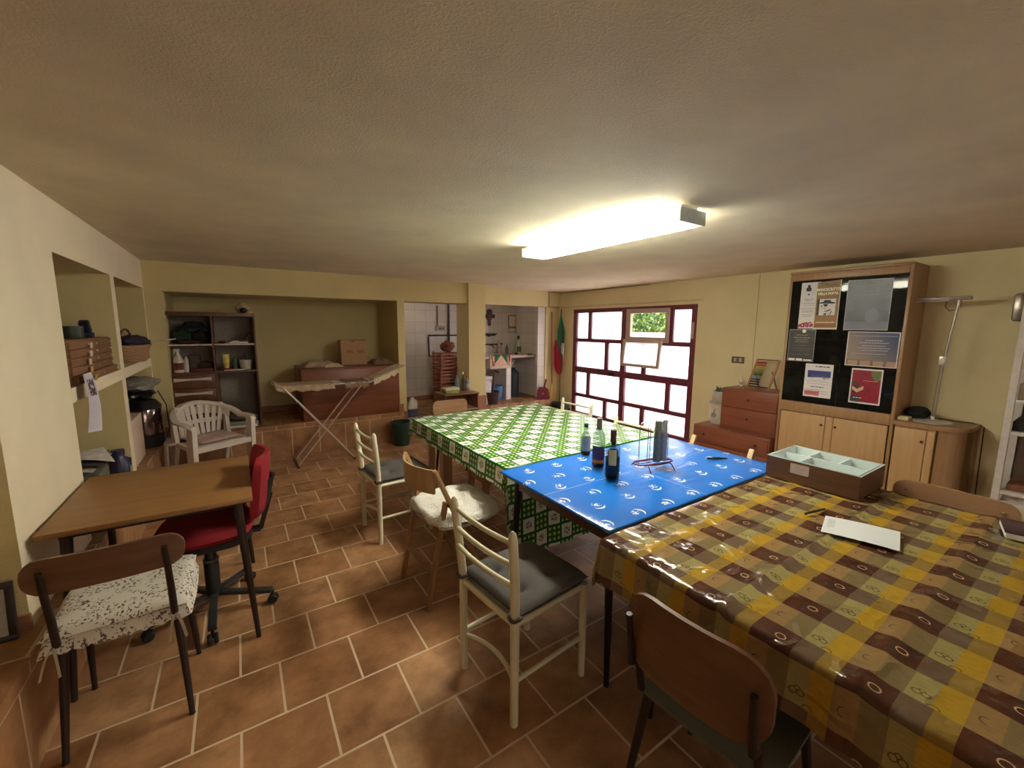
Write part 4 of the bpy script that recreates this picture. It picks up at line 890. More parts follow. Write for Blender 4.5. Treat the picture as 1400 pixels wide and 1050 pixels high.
def rag(name, label, loc, sx, sy, sz, mat, seed, drop=0.0, group='rags on the low cabinet'):
    m = MB()
    def fn(u, v):
        r_e = max(abs(u), abs(v)); n1 = mnoise.noise(Vector((u*2.2, v*2.2, seed))); n2 = mnoise.noise(Vector((u*6, v*6, seed+9)))
        z = sz*(0.55+0.5*n1)*(1-r_e**3)+0.006*n2+0.006+0.25*sz*(1-r_e)
        return (u*sx*(1+0.18*mnoise.noise(Vector((v*2, seed, 0)))), v*sy*(1+0.2*mnoise.noise(Vector((u*2, seed, 3)))), max(z, 0.001)-drop*max(0, -v-0.7)*3)
    m.grid(fn, linsp(-1, 1, 28), linsp(-1, 1, 20)); return tag(m.build(name, mat, loc=loc, ang=80), label, 'cloth', group)
M_RAG1 = plain('beige_rag', C(176, 152, 130), 0.95, var=0.15, scale=18); M_RAG2 = plain('pale_rag', C(206, 190, 166), 0.95, var=0.1, scale=18); M_RAG3 = plain('striped_brown_rag', C(140, 112, 92), 0.95, var=0.3, scale=40)
rag('crumpled_cloth', 'crumpled beige cloth heaped at the left end of the low cabinet', (0.86, 5.80, zc), 0.22, 0.16, 0.09, M_RAG1, 1, 0.0)
rag('crumpled_cloth', 'pale cream cloth hanging at the front edge of the low cabinet', (1.00, 5.66, zc), 0.12, 0.10, 0.05, M_RAG2, 2, 0.0)
rag('crumpled_cloth', 'patterned brown cloth heaped at the right end of the low cabinet', (1.66, 5.84, zc), 0.14, 0.18, 0.10, M_RAG3, 3)

# ================================================================== drying rack
M_ALU = plain('pale_steel_tube', C(196, 188, 180), 0.3, 0.6)
t = thing('drying_rack', 'folding metal clothes drying rack with one raised wing in front of the bench', 'drying rack', (0.80, 5.13, 0))
y0, y1 = -0.17, 0.14; zt = 0.905
m = MB(); m.tube([(-0.45, y0, zt), (0.48, y0, zt), (0.48, y1, zt), (-0.45, y1, zt)], 0.008, 8, closed=True)
for k in range(1, 9): y = y0+(y1-y0)*k/9; m.tube([(-0.45, y, zt), (0.48, y, zt)], 0.0025, 6)
m.build('top_frame', M_ALU, t)
m = MB(); m.tube([(0.48, y0, zt), (0.90, y0, zt+0.17), (0.90, y1, zt+0.17), (0.48, y1, zt)], 0.007, 8, closed=True)
for k in range(1, 9): y = y0+(y1-y0)*k/9; m.tube([(0.48, y, zt), (0.90, y, zt+0.17)], 0.0025, 6)
m.build('side_wing', M_ALU, t)
m = MB(); m.tube([(-0.45, y0, zt), (-0.53, y0, zt+0.045), (-0.53, y1, zt+0.045), (-0.45, y1, zt)], 0.007, 8, closed=True); m.build('side_wing', M_ALU, t)
for y in (y0-0.012, y1+0.012): m = MB(); m.tube([(-0.42, y, zt-0.01), (0.26, y, 0.03)], 0.009, 8); m.build('leg', M_ALU, t)
for y in (y0+0.02, y1-0.02): m = MB(); m.tube([(0.40, y, zt-0.01), (-0.33, y, 0.012)], 0.008, 8); m.build('leg', M_ALU, t)
m = MB(); m.tube([(0.26, y0-.03, 0.02), (0.26, y1+.03, 0.02)], 0.011, 8); m.tube([(-0.33, y0-.03, 0.012), (-0.33, y1+.03, 0.012)], 0.011, 8); m.build('foot_bar', plain('dark_rubber', C(60, 52, 48), 0.6), t)
for k, (x0, x1, lbl, mt, sd) in enumerate(((-0.50, 0.08, 'grey-brown rag spread over the left end of the drying rack', M_RAG1, 5), (0.20, 0.46, 'brown cloth spread over the middle of the drying rack', M_RAG3, 6), (0.52, 0.82, 'pale striped cloth draped over the raised wing of the rack', M_RAG2, 7))):
    m = MB()
    def fn(u, v):
        w_ = 0.5*0.34; y = (v*w_) ; over = max(0, abs(y)-0.155); zz = zt+0.012+0.006*mnoise.noise(Vector((u*7, v*4, sd)))+0.004; xx = x0+(x1-x0)*(u*0.5+0.5)+0.02*mnoise.noise(Vector((v*3, sd, 1)))
        if xx > 0.48: zz += (xx-0.48)*0.17/0.42
        if xx < -0.45: zz += (-0.45-xx)*0.56
        yy_ = max(-0.180, min(0.150, y-0.015)); return (xx, yy_, zz-over*1.6*(1+0.4*mnoise.noise(Vector((u*4, sd, 2)))))
    m.grid(fn, linsp(-1, 1, 26), linsp(-1.16, 1.05, 24)); tag(m.build('drying_cloth', mt, loc=(0.80, 5.13, 0), ang=80), lbl, 'cloth', 'cloths on the drying rack')

# ================================================================== bin, bleach, side table, bottles, books, crates
m = MB(); m.lathe([(0, 0), (0.095, 0), (0.10, 0.004), (0.135, 0.30), (0.142, 0.30), (0.142, 0.312), (0.128, 0.312), (0.096, 0.01), (0, 0.01)], 32)
b_ = simple('waste_bin', 'dark green plastic bin on the floor at the end of the bench', 'bin', m, plain('dark_green_plastic', C(22, 52, 44), 0.4), (1.74, 5.27, 0))
m = MB(); m.box(-0.02, 0.02, -0.104, -0.1, 0.045, 0.055); m.build('maker_mark', M_LBLG, b_)
t = thing('bleach_bottle', 'white plastic bleach bottle with dark label at the foot of the pier', 'bottle', (2.035, 5.66, 0.241), R(10))
m = MB(); m.lathe([(0, 0), (0.07, 0), (0.075, 0.01), (0.075, 0.17), (0.06, 0.22), (0.03, 0.29), (0.026, 0.31), (0, 0.31)], 20, sy=0.7); m.build('bottle_body', plain('chalky_plastic', C(224, 214, 208), 0.45), t)
m = MB(); m.tube([(0.035, 0, 0.27), (0.065, 0, 0.26), (0.074, 0, 0.20), (0.06, 0, 0.17)], 0.011, 8); m.build('handle', plain('chalky_plastic', C(224, 214, 208)), t)
m = MB(); m.grid(lambda u, v: (0.077*cos(u), 0.0545*sin(u), v), linsp(R(190), R(350), 12), [0.03, 0.15]); m.build('paper_label', plain('navy_grey_label', C(90, 92, 118), 0.5, var=0.7, scale=50), t)
t = thing('bedside_table', 'low brown open side table against the column', 'side table', (2.55, 5.28, 0))
M_NS = wood('side_table_brown', C(128, 86, 62), C(150, 104, 78), 'x', 4, 0.4)
m = MB(); m.box(-0.265, 0.265, -0.20, 0.165, 0.625, 0.642, 0.003); m.build('top_board', M_NS, t)
for s_ in (-1, 1): m = MB(); m.box(s_*0.25-.009, s_*0.25+.009, -0.19, 0.16, 0, 0.625); m.build('side_panel', M_NS, t)
m = MB(); m.box(-0.241, 0.241, 0.145, 0.16, 0.05, 0.625); m.build('back_panel', M_NS, t)
for z in (0.10, 0.40): m = MB(); m.box(-0.241, 0.241, -0.185, 0.145, z, z+0.018); m.build('shelf', plain('side_table_edge', C(180, 150, 130), 0.5), t)
zs = 0.643
for k, (w_, h_, c_, lbl) in enumerate(((0.20, 0.045, C(150, 160, 92), 'lower book with a yellow-green cover on the side table'), (0.21, 0.03, C(206, 204, 186), 'upper book with a white cover on the side table'))):
    m = MB(); m.box(-w_/2, w_/2, -0.075, 0.075, 0, h_-.001, 0.002); simple('book', lbl, 'book', m, plain('cover_%d' % k, c_, 0.5), (2.44, 5.24, zs+(0 if k == 0 else 0.046)), 'books on the side table', R(3*k))
for k, (x, y, h, r, bm_, cp, lbl) in enumerate(((2.60, 5.36, 0.26, 0.034, plain('blue_white_label', C(110, 130, 140), 0.4, var=0.5, scale=40), C(150, 40, 40), 'squat detergent bottle with blue label and red top on the side table'),
        (2.68, 5.33, 0.27, 0.024, M_CLR, C(190, 180, 170), 'slender clear bottle with pale top on the side table'), (2.745, 5.32, 0.22, 0.030, plain('blue_grey_glass', C(110, 124, 128), 0.2), C(190, 50, 44), 'grey-blue bottle with red cap on the side table'))):
    bottle(lbl, (x, y, zs), h, r, VP, bm_, None, 0, plain('cap_%d' % k, cp, 0.4), 0.035, [(0.04, 0.10, 200, 330, M_LBLG)] if k == 2 else [], 'bottles on the side table')
M_CR = wood('red_brown_slats', C(136, 72, 48), C(164, 92, 62), 'x', 5, 0.6)
for k in range(3):
    t = thing('slatted_crate', ('slatted reddish crate at the bottom of the stack in the tiled recess', 'slatted reddish crate in the middle of the stack in the tiled recess', 'slatted reddish crate on top of the stack in the tiled recess')[k], 'crate', (2.98, 6.55, 0.242+k*0.30), R(4*k), 'slatted crates stacked in the tiled recess')
    m = MB()
    for sx in (-1, 1):
        for sy in (-1, 1): m.box(sx*0.17-.012, sx*0.17+.012, sy*0.13-.012, sy*0.13+.012, 0, 0.295)
    for q in range(5):
        z = 0.01+q*0.058
        m.box(-0.19, 0.19, -0.15, -0.142, z, z+0.032); m.box(-0.19, 0.19, 0.142, 0.15, z, z+0.032); m.box(-0.19, -0.182, -0.142, 0.142, z, z+0.032); m.box(0.182, 0.19, -0.142, 0.142, z, z+0.032)
    m.box(-0.18, 0.18, -0.14, 0.14, 0.0, 0.01); m.build('slats', M_CR, t)
m = MB(); m.blob((0, 0, 0.08), (0.13, 0.11, 0.085), 0.35, 6, 3); simple('brown_bundle', 'brown bundle lying on top of the slatted crates', 'bundle', m, plain('rust_brown_cloth', C(120, 66, 48), 0.9, var=0.3), (3.0, 6.55, 1.145))
# pipes and switch in the tiled recess (left part)
M_PIPE = plain('dark_pipe', C(52, 48, 46), 0.5, 0.3); M_PIPEG = plain('grey_green_pipe', C(78, 82, 74), 0.5, 0.2)
YP = 7.03
m = MB(); m.tube([(3.26, YP, 2.17), (3.26, YP, 1.12)], 0.018, 10); tag(m.build('drain_pipe', M_PIPEG), 'thick dark grey-green pipe running down the tiled wall', 'pipe')
m = MB(); m.tube([(4.25, YP, 1.40), (2.86, YP, 1.40), (2.86, YP-.0, 1.36), (2.87, YP, 1.03), (3.0, YP, 1.02), (3.25, YP, 1.10)], 0.014, 8); m.tube([(3.02, YP, 1.02), (3.02, YP, 0.93)], 0.012, 8); tag(m.build('water_pipe', M_PIPE), 'dark water pipe bent in a loop on the tiled wall', 'pipe')
m = MB(); m.box(3.04-.012, 3.04+.012, YP, 7.048, 1.56, 1.93, 0.002); tag(m.build('cable_duct', plain('brown_grey_duct', C(130, 112, 100), 0.6)), 'narrow brown cable duct above the switch on the tiled wall', 'duct')
t = thing('wall_switch', 'pale switch box with two buttons on the tiled wall', 'switch', (3.08, 7.045, 1.52)); m = MB(); m.box(-0.08, 0.10, -0.03, 0, -0.04, 0.05, 0.005); m.build('box', plain('beige_plastic', C(176, 164, 150), 0.5), t)
for x in (0.0, 0.06): m = MB(); m.box(x-.016, x+.016, -0.036, -0.03, -0.01, 0.02, 0.003); m.build('button', plain('green_button', C(84, 88, 70), 0.5), t)

# ================================================================== sink recess
M_MARB = plain('pale_stone', C(206, 188, 178), 0.4)
M_SGREY = plain('grey_cement', C(120, 118, 114), 0.8)
t = thing('stone_sink', 'pale stone laundry sink and counter on a tiled pier in the recess', 'sink', (3.95, 6.3, 0.24))
m = MB(); m.box(0.185, 0.79, 0.0, 0.55, 0.76, 0.80, 0.004); m.box(-0.80, -0.26, 0.0, 0.55, 0.76, 0.80, 0.004); m.build('counter', M_MARB, t)
m = MB(); m.box(-0.26, 0.185, -0.03, 0.0, 0.58, 0.815, 0.004); m.box(-0.26, 0.185, 0.52, 0.55, 0.58, 0.815, 0.004); m.box(-0.26, -0.23, 0, 0.52, 0.58, 0.815, 0.004); m.box(0.155, 0.185, 0, 0.52, 0.58, 0.815, 0.004); m.box(-0.23, 0.155, 0, 0.52, 0.575, 0.60); m.build('basin', M_MARB, t)
m = MB(); m.box(0.10, 0.20, 0.0, 0.5, 0, 0.58); m.box(0.20, 0.79, 0.50, 0.53, 0, 0.76) if False else None; m.build('pier', M_WTILE, t)
m = MB(); m.box(-0.80, -0.70, 0.0, 0.5, 0, 0.76); m.build('pier', M_WTILE, t)
m = MB(); m.tube([(0.45, 0.70, 0.98), (0.25, 0.70, 0.98), (0.0, 0.70, 0.98)], 0.012, 8); m.tube([(0.12, 0.70, 0.98), (0.12, 0.55, 0.97), (0.12, 0.47, 0.93)], 0.010, 8)
m.lathe([(0, 0), (0.03, 0), (0.03, 0.03), (0, 0.03)], 10, c=(0.40, 0.69, 0.975)); m.build('tap', M_PIPE, t)
n = NT('green_red_tea_towel'); v = n.coord(); x, y, z = n.sep(v)
ax = n.m('ABSOLUTE', x); peak = n.m('SUBTRACT', 0.19, n.m('MULTIPLY', ax, 1.15))
h1 = n.mix(n.m('GREATER_THAN', z, peak), n.mix(n.noise(v, 30, 3), C(226, 196, 180), C(214, 150, 130)), C(34, 110, 66))
h2 = n.mix(n.m('GREATER_THAN', ax, 0.135), h1, n.mix(n.m('GREATER_THAN', n.noise(n.coord('Object', (1, 1, 0.3)), 45, 2), 0.52), C(150, 40, 34), C(220, 180, 160)))
n.out(h2, 0.85); M_TOWEL = n.mat
m = MB(); m.grid(lambda u, v: (u*0.20, -0.034-0.004*sin(u*9)-0.003, 0.185*v) if v < 1 else (u*0.20, -0.034+(v-1)*0.25, 0.188), linsp(-1, 1, 15), [0, .25, .5, .75, 0.99, 1.0, 1.2, 1.5]); tag(m.build('tea_towel', M_TOWEL, loc=(3.912, 6.3, 0.872), ang=80), 'green, white and red tea towel hanging over the sink front', 'towel')
zk = 1.041
for k, (x, y, h, r, mt, cp, lbl) in enumerate(((4.24, 6.86, 0.27, 0.05, plain('pinkish_bottle', C(188, 160, 152), 0.5), None, 'squat pinkish dispenser bottle behind the sink'),
        (4.38, 6.80, 0.20, 0.035, M_CLR, M_WPL, 'small clear soap bottle behind the sink'))):
    bottle(lbl, (x, y, zk-0.0), h, r, VP, mt, None, 0, cp, 0.02, [], 'bottles behind the sink')
spray('pale spray bottle on the counter right of the sink', (4.60, 6.72, zk), plain('pale_clear_plastic', C(190, 190, 176), 0.3), plain('dark_spray_top', C(70, 66, 62), 0.4), plain('green_dark_label', C(80, 100, 70), 0.5, var=0.5, scale=50), 0.34, 0.05)
# shelf under the back-splash for the two bottles (counter runs to the wall)
m = MB(); m.box(3.15, 4.74, 6.85, 7.035, 1.0, 1.04); struct(m.build('trim_sink_ledge', M_MARB))
m = MB(); m.lathe([(0, 0), (0.05, 0), (0.06, 0.014), (0.045, 0.02), (0, 0.022)], 16); simple('scouring_pad', 'dark round scouring pad at the right end of the counter', 'pad', m, plain('rust_pad', C(90, 70, 56), 0.9), (4.64, 6.40, zk))
m = MB(); m.blob((0, 0, 0.014), (0.05, 0.03, 0.015), 0.3, 3); simple('black_sponge', 'small black sponge between the bottles on the counter', 'sponge', m, M_BPL, (4.48, 6.62, zk))
# painted cross
t = thing('wooden_cross', 'dark painted wooden cross hanging on the tiled wall over the sink', 'cross', (4.12, 7.03, 1.74))
m = MB()
def crosspts(): return [(-0.03,-0.16),(0.03,-0.16),(0.03,-0.05),(0.05,-0.05),(0.05,0.0),(0.11,-0.02),(0.12,0.055),(0.06,0.06),(0.045,0.085),(0.06,0.10),(0.05,0.145),(0,0.16),(-0.05,0.145),(-0.06,0.10),(-0.045,0.085),(-0.06,0.06),(-0.12,0.055),(-0.11,-0.02),(-0.05,0.0),(-0.05,-0.05),(-0.03,-0.05)]
m.prism(crosspts(), -0.012, 0.012, RX); m.build('board', plain('oxblood_paint', C(70, 36, 40), 0.5, var=0.4, scale=50), t)
m = MB(); m.prism([(-0.02,-0.13),(0.02,-0.13),(0.025,0.03),(0.085,0.02),(0.085,0.035),(0.02,0.055),(0.0,0.09),(-0.02,0.055),(-0.085,0.035),(-0.085,0.02),(-0.025,0.03)], 0.012, 0.016, RX); m.build('painted_figure', plain('ochre_paint', C(120, 74, 62), 0.5, var=0.3, scale=60), t)
m = MB(); m.tube([(4.12, 7.035, 1.58), (4.12, 7.035, 1.43)], 0.004, 6); tag(m.build('hanging_cord', M_WPL), 'thin white cord hanging below the painted cross', 'cord')
t = thing('framed_mirror', 'small bright mirror with a hook rail in the corner over the sink', 'mirror', (4.645, 7.03, 1.60))
m = MB(); m.box(-0.09, 0.09, -0.012, 0.0, -0.05, 0.19, 0.003); m.build('frame', plain('brown_grey_frame', C(110, 92, 84), 0.5), t)
m = MB(); m.box(-0.075, 0.075, -0.016, -0.012, -0.03, 0.175); m.build('glass', plain('cream_picture', C(226, 212, 178), 0.4), t)
m = MB(); m.tube([(-0.09, -0.02, -0.06), (0.09, -0.02, -0.06), (0.09, -0.02, -0.14), (-0.09, -0.02, -0.14)], 0.007, 6, closed=True); m.build('hook_rail', plain('brown_grey_frame', C(110, 92, 84), 0.5), t)
m = MB(); m.box(-0.16, 0.16, -0.05, 0.0, -0.012, 0.012, 0.003); m.box(-0.02, 0.02, -0.05, 0, -0.05, -0.012); tag(m.build('towel_shelf', M_PIPE, loc=(4.10, 7.03, 1.42)), 'small dark shelf on the tiled wall below the cross', 'shelf')
t = thing('lidded_bin', 'white plastic bin with lid standing beside the column in the recess', 'bin', (3.42, 6.16, 0.24))
m = MB(); m.box(-0.15, 0.15, -0.14, 0.13, 0, 0.42, 0.02); m.build('bin_body', plain('off_white_plastic', C(206, 194, 196), 0.45), t); m = MB(); m.box(-0.165, 0.165, -0.155, 0.135, 0.42, 0.485, 0.015); m.build('lid', plain('off_white_plastic', C(206, 194, 196)), t)
m = MB(); m.lathe([(0, 0), (0.12, 0), (0.15, 0.21), (0.155, 0.215), (0.145, 0.215), (0.115, 0.01), (0, 0.01)], 24); simple('brown_bucket', 'dark brown bucket holding a mop on the tiled step', 'bucket', m, plain('dark_brown_plastic', C(66, 46, 46), 0.4), (3.55, 5.80+0.28, 0.24) if False else (3.60, 5.79+0.30, 0.242))
m = MB(); m.lathe([(0, 0), (0.09, 0), (0.12, 0.245), (0.126, 0.25), (0.115, 0.25), (0.088, 0.01), (0, 0.01)], 24); simple('blue_bucket', 'light blue plastic bucket under the stone sink', 'bucket', m, plain('light_blue_plastic', C(84, 128, 190), 0.4), (3.93, 6.44, 0.242))
m = MB(); m.tube([(0, 0, 0.0), (0.05, 0.05, 0.42), (0.06, 0.06, 0.52)], 0.012, 8); m.tube([(0.0, 0.0, 0.53), (0.06, 0.06, 0.55), (0.14, 0.02, 0.52)], 0.016, 8); simple('mop_stick', 'dark bent mop handle standing in the brown bucket', 'mop', m, plain('dark_wood_stick', C(66, 46, 40), 0.5), (3.62, 6.07, 0.256))
m = MB(); m.tube([(0, 0, 0.0), (0.03, 0.02, 0.36)], 0.013, 8); simple('wooden_stick', 'pale wooden stick standing in the brown bucket', 'stick', m, M_PALEW, (3.57, 6.07, 0.256))
m = MB(); m.lathe([(0, 0), (0.11, 0), (0.115, 0.02), (0.115, 0.46), (0.05, 0.52), (0.03, 0.55), (0, 0.55)], 24); t = tag(m.build('gas_cylinder', plain('dark_teal_cylinder', C(34, 50, 58), 0.4), loc=(4.36, 6.55, 0.242)), 'dark teal cylinder standing under the right side of the counter', 'cylinder')
m = MB(); m.tube([(-0.05, 0, 0), (0.02, 0.0, 0.14)], 0.012, 8); simple('pale_tube', 'short pale tube leaning on top of the dark cylinder', 'tube', m, M_WPL, (4.33, 6.52, 0.795))
# dustpan, broom, flag, dark bin
M_MARP = plain('maroon_plastic', C(112, 24, 44), 0.4)
t = thing('dustpan', 'maroon plastic dustpan standing upright on the tiled step', 'dustpan', (4.66, 6.0, 0.242), R(-30))
m = MB(); m.prism([(-0.12, 0), (0.12, 0), (0.10, 0.18), (0.05, 0.22), (-0.05, 0.22), (-0.10, 0.18)], -0.012, 0.012, RX); m.box(-0.115, 0.115, -0.07, 0, 0, 0.012); m.build('pan', M_MARP, t)
m = MB(); m.bar((0.02, 0, 0.21), (0.06, 0, 0.37), 0.03, 0.018, (0, 1, 0), 0.004); m.build('handle', M_MARP, t)
m = MB(); m.lathe([(0, 0), (0.014, 0), (0.014, 0.006), (0, 0.006)], 12, M=T(0, -0.013, 0.10) @ RX); m.build('round_mark', M_LBLG, t)
t = thing('broom', 'red-handled broom with yellow bristles leaning in the corner', 'broom', (4.835, 5.955, 0.242))
m = MB(); m.tube([(0, 0, 0.24), (0.02, 0.07, 1.60)], 0.011, 10); m.build('stick', plain('red_paint_stick', C(140, 34, 44), 0.4), t)
m = MB(); m.tube([(0.007, 0.028, 0.60), (0.008, 0.032, 0.68)], 0.013, 10); m.build('sleeve', M_WPL, t)
m = MB(); m.lathe([(0, 0), (0.055, 0.0), (0.05, 0.10), (0.025, 0.22), (0.014, 0.28), (0, 0.28)], 14, sy=0.5); m.build('bristles', plain('straw_bristles', C(190, 150, 76), 0.9, var=0.3, scale=80), t)
m = MB(); m.lathe([(0, 0), (0.14, 0), (0.16, 0.17), (0.165, 0.18), (0.15, 0.18), (0.13, 0.01), (0, 0.01)], 20); simple('black_basin', 'black plastic basin on the floor in the window corner', 'basin', m, M_BPL, (4.86, 5.74, 0.001))
t = thing('flag', 'furled green, white and red flag on a pole in the window corner', 'flag', (4.92, 5.86, 0.012))
m = MB(); m.tube([(-0.02, -0.06, 0.0), (0.065, 0.05, 1.88)], 0.010, 10); m.build('pole', plain('dark_red_pole', C(96, 44, 44), 0.5), t)
def stripe(label, mt, prof, ph):
    """prof rows: (z, left, right) measured across the hanging cloth"""
    ax = Vector((0.76, -0.65, 0)); nz = Vector((-0.65, -0.76, 0)); rows = []
    for (z0_, a0, b0), (z1_, a1, b1) in zip(prof, prof[1:]):
        for q in (0, 0.25, 0.5, 0.75): rows.append((z0_+(z1_-z0_)*q, a0+(a1-a0)*q, b0+(b1-b0)*q))
    rows.append(prof[-1]); N_ = len(rows)
    def P(o):
        def g_(u, v):
            z, a, b_ = rows[int(round(v))]; w_ = a+(b_-a)*u
            d = 0.018*sin(w_*70+ph+z*2.5)+o; return Vector((0.035, 0.02, z))+ax*w_+nz*d
        return g_
    m = MB()
    for o in (0, 0.004): m.grid(P(o), linsp(0, 1, 14), [float(q) for q in range(N_)])
    es = [e for e in m.bm.edges if len(e.link_faces) == 1]; bmesh.ops.bridge_loops(m.bm, edges=es)
    o_ = m.build('cloth_stripe', mt, t, ang=80); o_['label'] = label
stripe('green stripe of the flag', plain('flag_green', C(20, 104, 70), 0.8), [(1.80, -0.005, 0.005), (1.60, -0.035, 0.05), (1.48, -0.055, 0.078), (1.22, -0.05, 0.07), (1.08, -0.02, 0.055), (0.98, 0.0, 0.02)], 0)
stripe('white stripe of the flag', plain('flag_white', C(226, 224, 222), 0.8), [(1.26, 0.03, 0.074), (1.12, -0.005, 0.07), (1.0, 0.035, 0.062), (0.94, 0.05, 0.058)], 1.2)
stripe('red stripe of the flag', plain('flag_red', C(160, 24, 54), 0.8), [(1.32, -0.10, -0.08), (1.18, -0.115, -0.03), (1.03, -0.115, 0.05), (0.86, -0.11, 0.052), (0.75, -0.08, 0.04), (0.69, -0.04, 0.025)], 2.2)

# cables and rails
m = MB(); m.tube([(XR-0.012, 3.16, 1.925), (XR-0.012, 6.02, 1.925), (4.75, 6.02, 1.925), (4.60, 5.96, 1.925)], 0.010, 8); tag(m.build('curtain_rail', plain('cream_rail', C(206, 186, 150), 0.5)), 'thin cream rail running along wall above the window', 'rail')
m = MB(); m.tube([(4.735, 5.962, 1.93), (4.735, 5.962, 2.18), (4.9, 5.99, 2.182), (XR-.008, 6.0, 2.182), (XR-.008, 4.0, 2.182)], 0.005, 6); tag(m.build('ceiling_cable', plain('brown_cable', C(120, 100, 76), 0.6)), 'thin brown cable running under the ceiling in the window corner', 'cable')
m = MB(); m.tube([(XR-.004, 2.487, 2.18), (XR-.004, 2.487, 0.9)], 0.003, 6); tag(m.build('wall_cable', plain('yellow_cable', C(160, 142, 96), 0.6)), 'thin vertical cable on the yellow wall between window and glass cabinet', 'cable')
t = thing('wall_socket', 'small brown socket plate on the yellow wall right of the window', 'socket', (XR-.001, 2.66, 1.185)); m = MB(); m.box(-0.008, 0, -0.075, 0.075, -0.04, 0.04, 0.003); m.build('plate', plain('brown_socket', C(100, 84, 70), 0.4), t)
for y in (-0.03, 0.03): m = MB(); m.box(-0.012, -0.008, y-.016, y+.016, -0.022, 0.022, 0.002); m.build('outlet', plain('pale_outlet', C(180, 170, 156), 0.4), t)

# ================================================================== red-brown drawers, plants, abacus
M_MAH = wood('mahogany_veneer', C(122, 68, 50), C(138, 82, 62), 'y', 3, 0.35)
M_KNOB = plain('dark_knob', C(70, 36, 26), 0.4)
t = thing('chest_of_drawers', 'low wide red-brown chest of drawers below the smaller one by the window', 'drawers', (4.80, 2.44, 0))
m = MB(); m.box(-0.22, 0.23, -0.42, 0.45, 0, 0.41, 0.003); m.build('body', M_MAH, t)
for k, z0 in enumerate((0.015, 0.215)):
    m = MB(); m.box(-0.236, -0.22, -0.41, 0.44, z0, z0+0.185, 0.003); d = m.build('drawer', M_MAH, t)
    for y in (-0.29, 0.30): m = MB(); m.lathe([(0, 0), (0.008, 0), (0.009, 0.008), (0.015, 0.014), (0.012, 0.02), (0, 0.021)], 12, M=T(-0.236, y, z0+0.10) @ Matrix.Rotation(R(-90), 4, 'Y')); m.build('knob', M_KNOB, d)
t = thing('chest_of_drawers', 'smaller red-brown chest of two drawers standing on the wide one', 'drawers', (4.85, 2.30, 0.411))
m = MB(); m.box(-0.19, 0.18, -0.30, 0.31, 0.0, 0.475, 0.003); m.build('body', M_MAH, t)
for k, z0 in enumerate((0.05, 0.262)):
    m = MB(); m.box(-0.205, -0.19, -0.292, 0.302, z0, z0+0.205, 0.003); d = m.build('drawer', M_MAH, t)
    m = MB(); m.lathe([(0, 0), (0.008, 0), (0.009, 0.008), (0.015, 0.014), (0.012, 0.02), (0, 0.021)], 12, M=T(-0.205, 0.0, z0+0.105) @ Matrix.Rotation(R(-90), 4, 'Y')); m.build('knob', M_KNOB, d)
ztp = 0.889
t = thing('decorated_pot', 'large white pot with dark swirl decoration on the low drawers', 'pot', (4.83, 2.735, 0.412))
m = MB(); m.lathe([(0, 0), (0.075, 0), (0.095, 0.05), (0.105, 0.14), (0.10, 0.20), (0.115, 0.235), (0.125, 0.25), (0.115, 0.255), (0.09, 0.235), (0, 0.23)], 28); m.build('pot_body', plain('white_glaze', C(206, 196, 182), 0.4), t)
m = MB()
for (cy, cz, r) in ((0.0, 0.115, 0.026), (0.0, 0.115, 0.012)):
    pts = [(-math.sqrt(max(0, 0.107**2-(cy+r*cos(q))**2))-0.0, cy+r*cos(q), cz+r*sin(q)) for q in linsp(0, 2*pi, 17)[:-1]]; m.tube(pts, 0.003, 6, closed=True)
m.tube([(-0.107, 0.0, 0.14), (-0.106, -0.01, 0.19)], 0.003, 6); m.build('swirl', plain('dark_swirl', C(60, 60, 60), 0.5), t)
t = thing('potted_succulent', 'small striped pot with a green succulent on top of the decorated pot', 'potted plant', (4.83, 2.735, 0.668))
m = MB(); m.lathe([(0, 0), (0.10, 0), (0.105, 0.02), (0.08, 0.024), (0.085, 0.05), (0.07, 0.13), (0.06, 0.14), (0.05, 0.12), (0, 0.12)], 24); m.build('pot', plain('grey_white_pot', C(170, 162, 152), 0.6, var=0.2, scale=14), t)
m = MB(); rn = random.Random(2)
for k in range(26):
    a = rn.uniform(0, 2*pi); e = rn.uniform(0.2, 1.2); L = rn.uniform(0.05, 0.085); d = Vector((cos(a)*cos(e), sin(a)*cos(e), sin(e))); p = Vector((0, 0, 0.115))+d*0.015
    m.tube([p, p+d*L*0.5, p+d*L], [0.006, 0.010, 0.001], 6)
m.build('leaves', plain('blue_green_leaf', C(60, 96, 84), 0.5), t)
m = MB(); m.lathe([(0, 0), (0.016, 0), (0.017, 0.06), (0.008, 0.085), (0.008, 0.11), (0.004, 0.125), (0, 0.125)], 14); bb = simple('glue_bottle', 'small white glue bottle on top of the smaller chest of drawers', 'bottle', m, M_WPL, (4.93, 2.545, ztp))
m = MB(); m.lathe([(0.0172, 0.02), (0.0175, 0.02), (0.0175, 0.05), (0.0172, 0.05)], 14); m.build('paper_label', plain('orange_grey_label', C(170, 120, 100), 0.5, var=0.5, scale=90), bb)
t = thing('abacus', 'wooden frame abacus with rows of coloured beads on the red-brown drawers', 'abacus', (4.86, 2.30, ztp), R(0))
M_AB = wood('abacus_wood', C(150, 92, 56), C(180, 120, 78), 'z', 5, 0.4)
def lean(z): return (-0.035+0.14*z/0.33)
for y in (-0.115, 0.115): m = MB(); m.bar((lean(0)-.02, y+0.012*0, 0.0), (lean(0.33)-.02, y-0.03, 0.33), 0.014, 0.02, (0, 1, 0), 0.002); m.build('side_post', M_AB, t)
for z in (0.03, 0.325): m = MB(); m.bar((lean(z)-.02, -0.12-0.03*z/0.33, z), (lean(z)-.02, 0.12-0.03*z/0.33, z), 0.010, 0.012); m.build('cross_bar', plain('dark_red_bar', C(90, 40, 36), 0.4), t)
